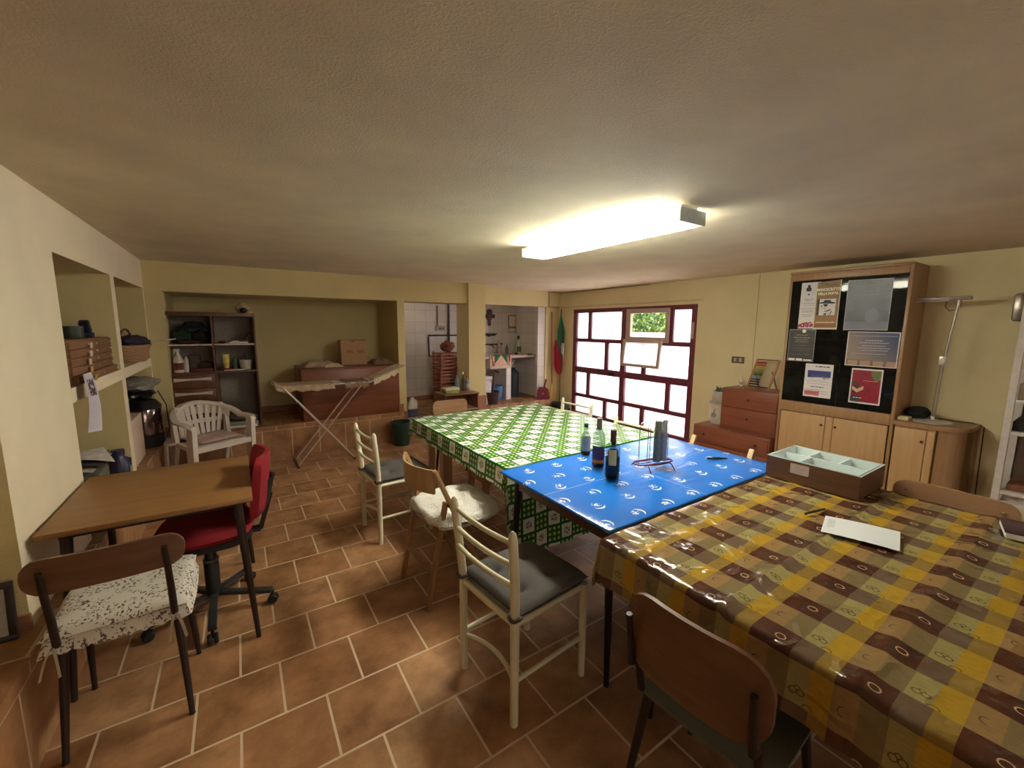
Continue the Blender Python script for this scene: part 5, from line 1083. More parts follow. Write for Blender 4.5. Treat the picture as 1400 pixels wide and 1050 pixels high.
cols = [C(24, 30, 44), C(30, 50, 84), C(40, 74, 120), C(150, 170, 186), C(30, 96, 66), C(110, 150, 40), C(150, 170, 40), C(214, 180, 50), C(196, 90, 50), C(178, 36, 44)]
for k, c_ in enumerate(cols):
    z = 0.055+k*0.026; m = MB(); x = lean(z)-.02; sh = -0.03*z/0.33
    m.tube([(x, -0.11+sh, z), (x, 0.11+sh, z)], 0.0015, 6); m.build('wire', M_ALU, t)
    m = MB()
    for q in range(8): m.lathe([(0, -0.006), (0.006, -0.006), (0.0115, 0), (0.006, 0.006), (0, 0.006)], 12, M=T(x, 0.10+sh-q*0.0125, z) @ RX)
    m.build('bead_row', plain('bead_%d' % k, c_, 0.35), t)
for y in (-0.10, 0.09): m = MB(); m.bar((lean(0.20)-.015, y, 0.20), (0.13, y-0.02, 0.0), 0.012, 0.014, (0, 1, 0)); m.build('prop_leg', M_AB, t)

# ================================================================== glass cabinet with posters
M_OAK = wood('light_oak_veneer', C(176, 140, 98), C(192, 156, 114), 'z', 4, 0.4); M_OAKF = wood('oak_frame', C(148, 114, 82), C(168, 132, 98), 'z', 5, 0.4)
t = thing('display_cabinet', 'tall oak cabinet with dark glass doors above and wooden doors below', 'cabinet', (4.82, 1.53, 0))
HY = 0.44; 
for s_ in (-1, 1): m = MB(); m.box(-0.215, 0.215, s_*HY-0.012, s_*HY+0.012, 0, 2.085, 0.003); m.build('side_panel', M_OAKF, t)
m = MB(); m.box(-0.225, 0.215, -HY-.012, HY+.012, 2.085, 2.108, 0.004); m.box(-0.228, -0.20, -HY+.012, HY-.012, 2.02, 2.085, 0.008); m.build('cornice', M_OAKF, t)
m = MB(); m.box(0.20, 0.215, -HY+.012, HY-.012, 0, 2.085); m.build('back_panel', plain('dark_back', C(44, 38, 32), 0.6), t)
m = MB(); m.box(-0.222, 0.20, -HY+.012, HY-.012, 0.745, 0.845, 0.006); m.build('waist_rail', M_OAKF, t)
m = MB(); m.box(-0.21, 0.20, -HY+.012, HY-.012, 0.0, 0.05); m.build('plinth', M_OAKF, t)
for z in (1.15, 1.45, 1.75): m = MB(); m.box(-0.15, 0.20, -HY+.012, HY-.012, z, z+0.012); m.build('shelf', plain('dark_shelf', C(90, 74, 58), 0.4), t)
M_SMOKE = thinglass('smoked_glass', (0.55, 0.53, 0.50, 1), 0.35)
for y0_, y1_ in ((-HY+.014, -0.03), (-0.026, HY-.014)):
    m = MB(); m.box(-0.218, -0.212, y0_, y1_, 0.85, 2.018); m.build('glass_door', M_SMOKE, t)
for k, (y0_, y1_) in enumerate(((-HY+.02, -0.03), (0.035, HY-.02))):
    m = MB(); m.box(-0.222, -0.205, y0_, y1_, 0.06, 0.74, 0.004); d = m.build('door', M_OAK, t)
    yk = (-0.052, 0.058)[k]; m = MB(); m.lathe([(0, 0), (0.007, 0), (0.012, 0.012), (0.009, 0.02), (0, 0.021)], 12, M=T(-0.222, yk, 0.655) @ Matrix.Rotation(R(-90), 4, 'Y')); m.build('knob', M_KNOB, d)
m = MB(); m.box(-0.218, -0.20, -0.027, 0.032, 0.06, 0.74, 0.003); m.build('middle_stile', M_OAK, t)
# things faintly visible behind the glass
rn = random.Random(9)
for z in (0.846, 1.163, 1.463):
    for k in range(4):
        y = 1.53-0.33+k*0.215+rn.uniform(-0.02, 0.02); h = rn.uniform(0.10, 0.20); m = MB()
        if k % 2: m.box(-0.05, 0.05, -0.06, 0.06, 0, h, 0.003)
        else: m.lathe([(0, 0), (0.035, 0), (0.05, h*0.4), (0.03, h*0.8), (0.034, h), (0, h)], 16)
        lv = {0.846: 'bottom', 1.163: 'second', 1.463: 'third'}[z]; ps = ('nearest the lamp side', 'right of the middle', 'left of the middle', 'nearest the window side')[k]
        simple('stored_box' if k % 2 else 'stored_vase', 'dim %s behind the smoked glass on the %s shelf, %s' % ('box' if k % 2 else 'vase', lv, ps), 'box' if k % 2 else 'vase', m, plain('dim_%d' % k, (C(160, 150, 120), C(90, 120, 96), C(170, 160, 150), C(120, 90, 70))[k], 0.5), (4.87, y, z), 'things kept behind the smoked glass')
# posters: mesh quads on the glass, printed with procedural marks
PX = 4.5985
def poster(name, label, yl, yr, z0, z1, build_mat, skew=(0, 0, 0, 0), dx=0.0):
    """yl = window-side edge (left in view). local: x across 0..1 left->right in uv"""
    m = MB(); cy, cz = (yl+yr)/2, (z0+z1)/2
    P = {(0, 0): (yl, z0+skew[0]), (1, 0): (yr, z0+skew[1]), (1, 1): (yr, z1+skew[2]), (0, 1): (yl, z1+skew[3])}
    for o, rev in ((0.0, False), (0.0008, True)):
        m.grid(lambda u, v: (o, (P[(0,0)][0]*(1-u)+P[(1,0)][0]*u)-cy, (P[(0,0)][1]*(1-u)+P[(1,0)][1]*u)*(1-v)+(P[(0,1)][1]*(1-u)+P[(1,1)][1]*u)*v-cz), [0, 1], [0, 1])
    o_ = m.build(name, build_mat, loc=(PX-dx, cy, cz)); return tag(o_, label, 'poster')
_n = bpy.data.curves
def writing(txt, parent, x, y, z, size, mat, name='lettering', align='CENTER', squeeze=1.0):
    cu = bpy.data.curves.new('txt', 'FONT'); cu.body = txt; cu.size = size; cu.align_x = align; cu.align_y = 'CENTER'; cu.extrude = 0.0003; cu.offset = 0.0012
    o = bpy.data.objects.new('tmp', cu); COL.objects.link(o); bpy.context.view_layer.update()
    me = bpy.data.meshes.new_from_object(o.evaluated_get(bpy.context.evaluated_depsgraph_get())); COL.objects.unlink(o); bpy.data.objects.remove(o)
    Mx = Matrix(((0, 0, -1, 0), (-1, 0, 0, 0), (0, 1, 0, 0), (0, 0, 0, 1))); me.transform(Matrix.Scale(squeeze, 4, (1, 0, 0))); me.transform(Mx); me.materials.append(mat)
    q = bpy.data.objects.new(name, me); COL.objects.link(q); q.parent = parent; q.location = (x, y, z); return q
M_INK = plain('black_ink', C(40, 36, 44), 0.6); M_CRINK = plain('cream_ink', C(240, 230, 208), 0.6); M_GINK = plain('grey_ink', C(120, 118, 126), 0.6); M_RINK = plain('red_ink', C(170, 44, 60), 0.6)
def rules(parent, rows, mat, dx=-0.001, seed=0, name='text_lines'):
    """rows of word-like dashes: (ycentre, z, width, height)"""
    m = MB(); rn_ = random.Random(seed)
    for (yc, z, w_, h_) in rows:
        y = yc+w_/2
        while y > yc-w_/2:
            L = rn_.uniform(h_*1.2, h_*4); e = max(yc-w_/2, y-L); m.box(dx-.0003, dx, e, y, z-h_/2, z+h_/2); y = e-h_*0.7
    return m.build(name, mat, parent)
# narrow white poster with crest and red foot
n = NT('poster_white_red'); u, v, _ = n.sep(n.coord('UV'))
rd = n.m('MULTIPLY', n.m('LESS_THAN', v, n.m('SUBTRACT', 0.145, n.m('MULTIPLY', n.m('POWER', n.m('SUBTRACT', u, 0.6), 2.0), 0.16))), n.m('GREATER_THAN', v, 0.025))
n.out(n.mix(rd, C(214, 208, 210), n.mix(n.m('GREATER_THAN', n.noise(n.coord('UV', (6, 14, 1)), 1.5, 3), 0.56), C(150, 36, 50), C(214, 190, 190))), 0.5)
p = poster('poster', 'narrow white poster with a crest and red foot, top left on the glass door', 1.873, 1.715, 1.565, 2.0, n.mat)
m = MB(); m.prism([(-0.02, -0.03), (0.02, -0.03), (0.022, 0.0), (0.012, 0.005), (0.010, 0.025), (0, 0.033), (-0.010, 0.025), (-0.012, 0.005), (-0.022, 0.0)], 0, 0.0006, T(-0.0014, 0.015, 0.165) @ Matrix.Rotation(R(90), 4, 'Z') @ RX); m.lathe([(0, 0), (0.008, 0), (0.008, 0.0006), (0, 0.0006)], 10, M=T(-0.0016, 0.012, 0.105) @ Matrix.Rotation(R(90), 4, 'Y')); m.build('crest', M_INK, p)
rules(p, [(0.01, 0.06, 0.08, 0.005), (0.01, 0.045, 0.06, 0.004), (0.005, 0.02, 0.10, 0.005), (0.005, 0.0, 0.09, 0.004), (0.01, -0.03, 0.12, 0.006), (0.01, -0.05, 0.10, 0.005), (0.01, -0.062, 0.11, 0.004), (0.01, -0.085, 0.11, 0.004), (0.01, -0.1, 0.08, 0.004)], M_GINK, seed=1)
# tan poster with portrait
n = NT('poster_tan'); u, v, _ = n.sep(n.coord('UV'))
bord = n.m('MAXIMUM', n.m('GREATER_THAN', n.m('ABSOLUTE', n.m('SUBTRACT', u, 0.5)), 0.465), n.m('LESS_THAN', v, 0.03))
low = n.mix(n.m('LESS_THAN', v, 0.26), C(136, 106, 66), C(150, 104, 58))
n.out(n.mix(bord, n.mix(n.band(v, 0.05, 0.10), low, C(130, 84, 52)), C(206, 196, 178)), 0.5)
p = poster('poster', 'tan poster with a black-and-white drawing of a man in a flat hat', 1.745, 1.554, 1.559, 1.998, n.mat, (0, 0, 0.008, -0.004), 0.0009)
writing('MANOSCRITTO', p, -0.0012, 0.0, 0.145, 0.036, M_CRINK, squeeze=0.72); writing('NELLA PORTA', p, -0.0012, 0.0, 0.108, 0.032, M_CRINK, squeeze=0.78)
rules(p, [(-0.02, 0.185, 0.10, 0.008), (0.03, 0.2, 0.05, 0.006)], plain('brown_ink', C(110, 78, 50), 0.6), seed=2)
rules(p, [(0, -0.155, 0.15, 0.006)], M_CRINK, seed=3, name='footer_line')
m = MB(); m.box(-0.0012, -0.001, -0.068, 0.06, -0.09, 0.06); m.build('portrait_ground', plain('portrait_white', C(214, 210, 204), 0.6), p)
m = MB(); m.box(-0.0013, -0.0012, 0.06, 0.078, -0.09, 0.06); m.build('portrait_edge', plain('portrait_brown', C(60, 40, 34), 0.6), p)
m = MB(); RM = lambda y, z: T(-0.0016, y, z) @ Matrix.Rotation(R(-90), 4, 'Z') @ RX
m.prism([(-0.06, 0.02), (0.06, 0.015), (0.066, 0.024), (0.03, 0.034), (0.028, 0.048), (-0.02, 0.05), (-0.03, 0.034), (-0.058, 0.03)], 0, 0.0004, RM(0, 0))
m.prism([(-0.03, 0.014), (0.01, 0.014), (0.0, -0.012), (-0.02, -0.008)], 0, 0.0004, RM(0, 0)); m.prism([(-0.045, 0.0), (-0.036, 0.0), (-0.038, -0.012), (-0.046, -0.01)], 0, 0.0004, RM(0, 0))
m.prism([(-0.03, -0.058), (0.03, -0.045), (0.035, -0.035), (0.0, -0.056)], 0, 0.0004, RM(0, 0)); m.prism([(-0.02, -0.075), (0.0, -0.068), (0.0, -0.088), (-0.02, -0.088)], 0, 0.0004, RM(0, 0)); m.prism([(0.04, -0.05), (0.046, -0.05), (0.03, -0.088), (0.022, -0.088)], 0, 0.0004, RM(0, 0))
m.prism([(-0.025, -0.025), (-0.005, -0.028), (-0.005, -0.033), (-0.022, -0.031)], 0, 0.0004, RM(0, 0)); m.build('portrait_drawing', M_INK, p)
# large blue-grey poster
def blurry(nm, c1, c2, c3, bw=0.015, extra=None, sc=3.0):
    n = NT(nm); uvc = n.coord('UV'); u, v, _ = n.sep(uvc)
    bord = n.m('GREATER_THAN', n.m('MAXIMUM', n.m('ABSOLUTE', n.m('SUBTRACT', u, 0.5)), n.m('ABSOLUTE', n.m('SUBTRACT', v, 0.5))), 0.5-bw)
    f = n.ramp(n.noise(n.coord('UV', (1, 2.2, 1)), sc, 4, 0.6), 0.3, 0.7); c = n.mix(f, c1, c2)
    if extra: c = extra(n, u, v, c)
    n.out(n.mix(bord, c, c3), 0.35); return n.mat
def disc(n, u, v, c): return n.mix(n.m('MULTIPLY', n.m('LESS_THAN', n.dist(u, v, 0.62, 0.28), 0.15), 0.5), n.mix(n.m('MULTIPLY', n.m('LESS_THAN', v, 0.17), 0.4), c, C(150, 154, 172)), C(104, 108, 130))
p = poster('poster', 'large blue-grey poster with a pale disc, top right on the glass door', 1.505, 1.194, 1.553, 1.989, blurry('poster_bluegrey', C(44, 44, 62), C(76, 74, 90), C(160, 158, 168), 0.012, disc), (0, 0, 0.0, 0.004))
rules(p, [(0.0, 0.17, 0.22, 0.006), (0.0, 0.12, 0.14, 0.012), (0.0, 0.09, 0.2, 0.006), (0.0, -0.16, 0.24, 0.012)], plain('slate_ink', C(110, 110, 126), 0.6), seed=4)
# dark grey notice
p = poster('poster', 'dark grey notice with gold lettering, middle left on the glass door', 1.94, 1.715, 1.248, 1.556, blurry('poster_darkgrey', C(58, 56, 60), C(78, 74, 74), C(180, 174, 176), 0.014))
rules(p, [(0, 0.10, 0.10, 0.006), (0, 0.075, 0.14, 0.008), (0, 0.055, 0.10, 0.006), (0, 0.035, 0.12, 0.006)], plain('gold_ink', C(160, 138, 96), 0.5), seed=5)
rules(p, [(0, 0.0, 0.15, 0.004), (0, -0.03, 0.16, 0.004), (0, -0.05, 0.14, 0.004), (0, -0.09, 0.16, 0.004)], plain('dull_ink', C(118, 108, 104), 0.6), seed=6, name='small_text')
for q in ((0.045, 0.10, -0.148, -0.128), (-0.02, 0.035, -0.148, -0.128), (-0.10, -0.03, -0.146, -0.134)): m = MB(); m.box(-0.0012, -0.001, *q); m.build('logo_box', M_PAP, p)
m = MB(); m.lathe([(0, 0), (0.017, 0), (0.017, 0.0004), (0, 0.0004)], 16, M=T(-0.0016, -0.015, 0.138) @ Matrix.Rotation(R(90), 4, 'Y')); m.build('round_badge', M_PAP, p)
# sky poster
def sky(n, u, v, c):
    g = n.ramp(n.m('ADD', n.m('MULTIPLY', u, 0.7), n.m('MULTIPLY', v, 0.5)), 0.25, 1.05)
    c = n.mix(g, C(146, 128, 122), C(40, 56, 100)); tw = n.m('MULTIPLY', n.m('LESS_THAN', v, 0.17), n.m('GREATER_THAN', n.m('FRACT', n.m('MULTIPLY', u, 4.0)), 0.22))
    return n.mix(tw, n.mix(n.m('LESS_THAN', v, 0.19), c, C(120, 100, 92)), C(166, 138, 120))
p = poster('poster', 'wide sky-blue poster with towers along the bottom, middle right on the glass', 1.463, 1.104, 1.238, 1.54, blurry('poster_sky', C(90, 90, 110), C(90, 90, 110), C(206, 200, 200), 0.022, sky), (0, -0.002, -0.003, 0.003), 0.0009)
rules(p, [(-0.01, 0.115, 0.30, 0.003), (-0.01, 0.075, 0.12, 0.006), (-0.01, 0.055, 0.2, 0.005), (-0.01, 0.03, 0.16, 0.005), (-0.01, 0.01, 0.22, 0.004), (-0.02, -0.01, 0.18, 0.004), (0.02, -0.04, 0.24, 0.003)], plain('pale_ink', C(190, 190, 202), 0.6), seed=7)
m = MB(); m.tube([(-0.0012, 0.0+0.012*cos(q), 0.132+0.010*sin(q)) for q in linsp(0, 2*pi, 13)[:-1]], 0.0015, 5, closed=True); m.build('round_crest', plain('navy_ink', C(40, 44, 84), 0.6), p)
# white and blue programme
def prog(n, u, v, c):
    c = n.mix(n.m('MULTIPLY', n.band(v, 0.60, 0.80), n.band(u, 0.1, 0.93)), C(222, 218, 222), n.mix(n.m('GREATER_THAN', n.noise(n.coord('UV', (4, 8, 1)), 2, 3), n.ramp(v, 0.45, 0.75)), C(60, 66, 130), C(170, 172, 196)))
    return n.mix(n.m('MULTIPLY', n.band(v, 0.05, 0.18), n.band(u, 0.05, 0.58)), c, C(196, 112, 124))
p = poster('poster', 'white programme sheet with a blue band, bottom left on the glass door', 1.77, 1.543, 0.913, 1.231, blurry('poster_programme', C(222, 218, 222), C(226, 222, 226), C(228, 222, 226), 0.01, prog))
rules(p, [(-0.03, 0.135, 0.12, 0.009)], M_INK, seed=8, name='heading')
rules(p, [(0.06, 0.03, 0.05, 0.007), (-0.06, 0.025, 0.05, 0.007), (0.0, -0.06, 0.11, 0.007)], M_INK, seed=9, name='subheading')
rules(p, [(0, 0.05, 0.12, 0.003), (0, 0.005, 0.14, 0.003), (0, -0.01, 0.18, 0.003), (0, -0.03, 0.18, 0.003), (-0.05, -0.1, 0.08, 0.003), (-0.05, -0.12, 0.08, 0.003)], M_GINK, seed=10, name='small_text')
rules(p, [(0.04, -0.09, 0.12, 0.004), (0.04, -0.105, 0.12, 0.004), (0.04, -0.12, 0.12, 0.004)], M_RINK, seed=11, name='red_text')
# red poster
def redp(n, u, v, c):
    c = n.mix(n.m('LESS_THAN', n.dist(u, v, 0.85, 0.9), 0.22), c, C(110, 120, 74)); c = n.mix(n.m('MULTIPLY', n.m('LESS_THAN', n.dist(u, v, 0.15, 0.45), 0.17), n.m('GREATER_THAN', n.noise(n.coord('UV'), 9, 3), 0.48)), c, C(70, 60, 60))
    c = n.mix(n.m('MULTIPLY', n.m('LESS_THAN', u, 0.36), n.m('LESS_THAN', v, 0.22)), c, C(64, 66, 70))
    return n.mix(n.m('MULTIPLY', n.m('LESS_THAN', n.m('ABSOLUTE', n.m('SUBTRACT', v, n.m('ADD', 0.36, n.m('MULTIPLY', n.m('ABSOLUTE', n.m('SUBTRACT', u, 0.24)), 0.5)))), 0.05), n.band(u, 0.08, 0.44)), c, C(206, 178, 160))
p = poster('poster', 'red poster with a white butterfly-like shape, bottom right on the glass door', 1.405, 1.184, 0.905, 1.217, blurry('poster_red', C(132, 26, 48), C(154, 36, 58), C(224, 214, 218), 0.045, redp, 4.0), (0, 0, 0, 0))
rules(p, [(0.05, -0.105, 0.06, 0.006), (-0.03, 0.05, 0.10, 0.003)], M_CRINK, seed=12)

# small cabinet with rounded end, lamp, cap, box
t = thing('corner_cabinet', 'low oak cabinet with a rounded open end beside the glass cabinet', 'cabinet', (4.81, 0.87, 0))
out = [(-0.205, 0.21), (-0.205, -0.06)]+[(-0.205+0.17*(1-cos(q)), -0.06-0.17*sin(q)) for q in linsp(R(10), R(90), 8)]+[(0.22, -0.23), (0.22, 0.21)]
m = MB(); m.prism([(x-0.008 if x < -0.2 else x, y) for x, y in out], 0.765, 0.80); m.build('top_board', M_OAKF, t)
m = MB(); m.prism(out, 0.0, 0.05); m.build('plinth', M_OAKF, t)
m = MB(); m.box(-0.19, 0.215, -0.05, 0.20, 0.05, 0.765); m.build('body', M_OAK, t)
m = MB(); m.box(-0.207, -0.19, 0.0, 0.195, 0.06, 0.745, 0.003); d = m.build('door', M_OAK, t)
m = MB(); m.lathe([(0, 0), (0.007, 0), (0.012, 0.012), (0.009, 0.02), (0, 0.021)], 12, M=T(-0.207, 0.02, 0.655) @ Matrix.Rotation(R(-90), 4, 'Y')); m.build('knob', M_KNOB, d)
m = MB(); m.box(-0.207, -0.19, -0.05, -0.004, 0.06, 0.745, 0.003); m.build('stile', M_OAK, t)
m = MB(); m.grid(lambda u, v: (-0.18+0.15*(1-cos(u)), -0.06-0.15*sin(u), v), linsp(R(0), R(75), 8), [0.05, 0.765]); m.build('curved_back', M_OAKF, t)
m = MB(); m.box(0.16, 0.20, -0.235, -0.215, 0.05, 0.765); m.build('end_post', M_OAKF, t)
m = MB(); m.box(-0.05, 0.05, -0.035, 0.035, 0, 0.03, 0.003); simple('soap_box', 'small cream box under the black cap on the oak cabinet', 'box', m, plain('cream_card', C(206, 190, 150), 0.6), (4.70, 1.035, 0.801))
m = MB(); m.blob((0, 0, 0.05), (0.10, 0.085, 0.055), 0.12, 3, 3); simple('knitted_beret', 'rounded black cap lying beside the glass cabinet', 'cap', m, plain('black_wool', C(22, 20, 22), 0.95), (4.86, 0.99, 0.803))
t = thing('magnifier_lamp', 'tall jointed desk lamp with a long flat head on the oak cabinet', 'lamp', (4.78, 0.88, 0.801))
m = MB(); m.lathe([(0, 0), (0.12, 0), (0.122, 0.008), (0.05, 0.016), (0.014, 0.022), (0.012, 0.05), (0, 0.05)], 28); m.build('base', plain('white_grey_metal', C(200, 194, 188), 0.35, 0.3), t)
M_STL = plain('satin_steel', C(170, 162, 152), 0.3, 0.8)
for o in (-0.009, 0.009): m = MB(); m.tube([(0.0, o, 0.03), (0.0, -0.01+o, 0.50)], 0.005, 8); m.build('lower_arm', M_STL, t)
m = MB(); m.tube([(0.0, -0.012, 0.50), (0.0, -0.05, 0.97)], 0.009, 10); m.build('upper_arm', M_STL, t)
m = MB(); m.box(-0.012, 0.012, -0.035, 0.015, 0.475, 0.55, 0.008); m.lathe([(0, -0.02), (0.02, -0.02), (0.02, 0.02), (0, 0.02)], 12, M=T(-0.01, -0.01, 0.51) @ Matrix.Rotation(R(90), 4, 'Y')); m.build('elbow_joint', plain('white_grey_metal', C(200, 194, 188)), t)
m = MB(); m.tube([(0, -0.05, 0.95), (0, -0.05, 1.0)], 0.014, 10); m.build('head_joint', M_STL, t)
m = MB(); m.box(-0.03, 0.03, -0.12, 0.24, 0.995, 1.025, 0.010); hd = m.build('lamp_head', plain('head_grey', C(150, 138, 128), 0.4, 0.3), t)
m = MB(); m.box(-0.02, 0.02, 0.0, 0.225, 0.989, 0.995, 0.002); m.build('tube_cover', plain('frosty_plastic', C(196, 190, 184), 0.3), hd)
m = MB(); m.tube([(0.02, -0.05, 0.93), (0.03, 0.0, 0.91), (0.03, 0.03, 0.95), (0.02, 0.02, 0.99)], 0.003, 6); m.build('short_cable', M_BPL, t)
m = MB(); m.tube([(0.05, -0.03, 0.03), (0.12, -0.12, 0.015), (0.19, -0.20, 0.008), (0.20, -0.265, -0.02), (0.205, -0.27, -0.35), (0.21, -0.275, -0.6), (0.22, -0.28, -0.79)], 0.004, 6); m.build('power_cable', plain('brown_black_cable', C(60, 48, 38), 0.6), t)
m = MB(); m.lathe([(0, 0), (0.055, 0.0), (0.10, -0.05), (0.10, -0.06), (0.05, -0.065), (0, -0.065)], 20, sx=1.0, M=T(XR-0.0, 0.53, 1.74) @ Matrix.Rotation(R(90), 4, 'Y') ) if False else m.box(4.93, 5.035, 0.49, 0.57, 1.63, 1.84, 0.02)
tag(m.build('wall_light', plain('brushed_steel', C(150, 140, 130), 0.3, 0.85)), 'brushed steel box light on the wall beside the white shelves', 'wall lamp')
# white metal shelving at the right edge
t = thing('metal_shelving', 'white metal shelving at the right edge of the view', 'shelves', (4.80, -0.06, 0))
M_WM = plain('white_enamel_shelf', C(206, 200, 198), 0.4)
for sx in (-1, 1):
    for sy in (-1, 1): m = MB(); m.box(sx*0.22-.018, sx*0.22+.018, sy*0.52-.018, sy*0.52+.018, 0, 1.87); m.build('upright', M_WM, t)
for z in (0.30, 0.38, 0.82, 1.05, 1.27, 1.60, 1.84): m = MB(); m.box(-0.235, 0.235, -0.50, 0.50, z, z+0.025, 0.002); m.build('shelf', M_WM, t)
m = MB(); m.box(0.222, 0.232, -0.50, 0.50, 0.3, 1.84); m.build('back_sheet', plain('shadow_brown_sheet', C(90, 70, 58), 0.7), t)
for k, (z, y, w_, h_, c_, lbl) in enumerate(((0.406, 0.27, 0.30, 0.05, C(120, 76, 52), 'brown folded stack on the lower shelf of the white shelving'), (0.846, 0.30, 0.28, 0.07, C(34, 30, 32), 'black bag on the second shelf of the white shelving'),
        (1.076, 0.29, 0.30, 0.11, C(190, 180, 168), 'pale box on the third shelf of the white shelving'), (1.296, 0.33, 0.2, 0.2, C(110, 92, 84), 'row of grey-brown files on the upper shelf of the white shelving'), (0.326, 0.28, 0.3, 0.045, C(186, 172, 160), 'flat pale carton on the lowest shelf of the white shelving'))):
    m = MB(); m.box(-0.16, 0.16, -w_/2, w_/2, 0, h_, 0.006); simple('stored_carton', lbl, 'box', m, plain('stored_%d' % k, c_, 0.7, var=0.2), (4.78, y, z), 'things kept on the white shelving')

# ================================================================== left wall recesses
M_DRW = wood('small_drawer_wood', C(122, 86, 60), C(142, 104, 76), 'y', 5, 0.45)
ZS = 1.226
t = thing('key_cabinet', 'wooden cabinet of small drawers with tagged knobs in the left wall recess', 'drawers', (-0.91, 3.60, ZS))
m = MB(); m.box(-0.16, 0.15, -0.45, 0.46, 0, 0.245, 0.003); m.build('body', M_DRW, t)
M_TAGW = plain('white_tag', C(214, 206, 200), 0.5); M_TAGY = plain('yellow_tag', C(206, 170, 70), 0.5)
rn = random.Random(4)
for k in range(5):
    z0 = 0.006+k*0.047; ofs = 0.02 if k == 0 else 0
    m = MB(); m.box(0.148, 0.160+ofs, -0.44, 0.45, z0, z0+0.043, 0.002); d = m.build('drawer', M_DRW, t)
    for y in (-0.13, 0.05, 0.40):
        m = MB(); m.lathe([(0, 0), (0.004, 0), (0.008, 0.008), (0, 0.012)], 8, M=T(0.160+ofs, y, z0+0.022) @ Matrix.Rotation(R(90), 4, 'Y')); m.build('knob', M_TAGW, d)
    y = (-0.18, -0.15, -0.16, -0.12, -0.1)[k]; m = MB(); m.box(0.170+ofs, 0.176+ofs, y-.02, y+.02, z0-.005, z0+.028, 0.002); tg = m.build('tag', M_TAGY if k in (0, 1) else M_TAGW, d)
t = thing('mug', 'dark green mug on top of the small drawer cabinet', 'mug', (-0.82, 3.52, ZS+0.246))
m = MB(); m.lathe([(0, 0), (0.05, 0), (0.055, 0.01), (0.055, 0.075), (0.050, 0.075), (0.048, 0.01), (0, 0.01)], 20); m.build('cup', plain('dark_green_glaze', C(48, 54, 46), 0.4), t)
m = MB(); m.tube([(0.0, 0.052, 0.06), (0.0, 0.085, 0.07), (0.0, 0.095, 0.045), (0.0, 0.055, 0.015)], 0.006, 8); m.build('handle', plain('dark_green_glaze', C(48, 54, 46)), t)
m = MB(); m.box(-0.03, 0.03, -0.03, 0.03, 0, 0.035, 0.008); m.bar((0, 0, 0.03), (0.0, -0.055, 0.105), 0.04, 0.05, (1, 0, 0), 0.008); simple('figurine', 'small dark blue leaning figure on top of the drawer cabinet', 'figurine', m, plain('navy_plastic', C(36, 38, 66), 0.4), (-0.82, 3.84, ZS+0.246))
# calendar
n = NT('calendar_sheet'); u, v, _ = n.sep(n.coord('UV'))
ph = n.m('MULTIPLY', n.m('MULTIPLY', n.band(u, 0.2, 0.85), n.band(v, 0.62, 0.90)), n.m('GREATER_THAN', n.noise(n.coord('UV', (3, 6, 1)), 2.5, 3), 0.44))
gl_ = n.m('MULTIPLY', n.m('MULTIPLY', n.band(v, 0.05, 0.5), n.band(u, 0.1, 0.9)), n.m('GREATER_THAN', n.m('FRACT', n.m('MULTIPLY', v, 26.0)), 0.6))
n.out(n.mix(ph, n.mix(n.m('MULTIPLY', gl_, 0.3), C(206, 202, 216), C(120, 120, 150)), C(66, 44, 52)), 0.6)
m = MB()
for o in (0.0, 0.002): m.grid(lambda u, v: (0.02*sin(v*2.6)+0.025*(1-v)*u+o, -0.075+0.15*u, -0.32*(1-v)-0.02*u*(1-v)+0.05*u*0), linsp(0, 1, 6), linsp(0, 1, 12))
tag(m.build('calendar', n.mat, loc=(-0.715, 3.19, 1.29), ang=80), 'narrow white hanging calendar with a dark picture below the drawer cabinet', 'calendar')
m = MB(); m.lathe([(0, 0), (0.03, 0), (0.02, 0.03), (0, 0.035)], 10); simple('white_shell', 'small pale shell next to the drawer cabinet', 'shell', m, M_TAGW, (-0.80, 4.12, ZS))
# basket
t = thing('wicker_basket', 'oval wicker basket with a hoop handle in the farther upper recess', 'basket', (-0.835, 5.05, ZS))
n = NT('wicker'); v_ = n.coord(); x, y, z = n.sep(v_); wv = n.m('SINE', n.m('ADD', n.m('MULTIPLY', z, 420.0), n.m('MULTIPLY', n.m('SINE', n.m('MULTIPLY', y, 120.0)), 1.4))); n.out(n.mix(n.ramp(wv, -1, 1), C(130, 92, 62), C(198, 160, 122)), 0.7); n.bump(wv, 0.6, 0.004); M_WICK = n.mat
m = MB(); m.lathe([(0, 0), (0.125, 0), (0.14, 0.04), (0.165, 0.15), (0.172, 0.155), (0.16, 0.155), (0.12, 0.01), (0, 0.01)], 32, sy=1.7); m.build('basket_body', M_WICK, t)
m = MB(); m.tube([(0.0, -0.27*cos(q), 0.14+0.15*sin(q)) for q in linsp(0.25, pi-0.25, 15)], 0.008, 8); m.build('handle', plain('dark_wicker', C(90, 62, 44), 0.7), t)
m = MB(); m.blob((0, 0, 0.0), (0.12, 0.24, 0.07), 0.3, 9, 3, 3); simple('blue_scarf', 'dark blue patterned cloth heaped in the wicker basket', 'cloth', m, plain('navy_print', C(46, 38, 62), 0.9, var=0.7, scale=14), (-0.80, 5.12, ZS+0.165))
m = MB(); m.tube([(0, 0, 0), (0.20, 0.12, 0.03)], [0.008, 0.006], 8); simple('pale_stick', 'pale stick poking out of the wicker basket', 'stick', m, plain('pale_stick', C(196, 184, 172), 0.5), (-0.72, 5.32, ZS+0.16))
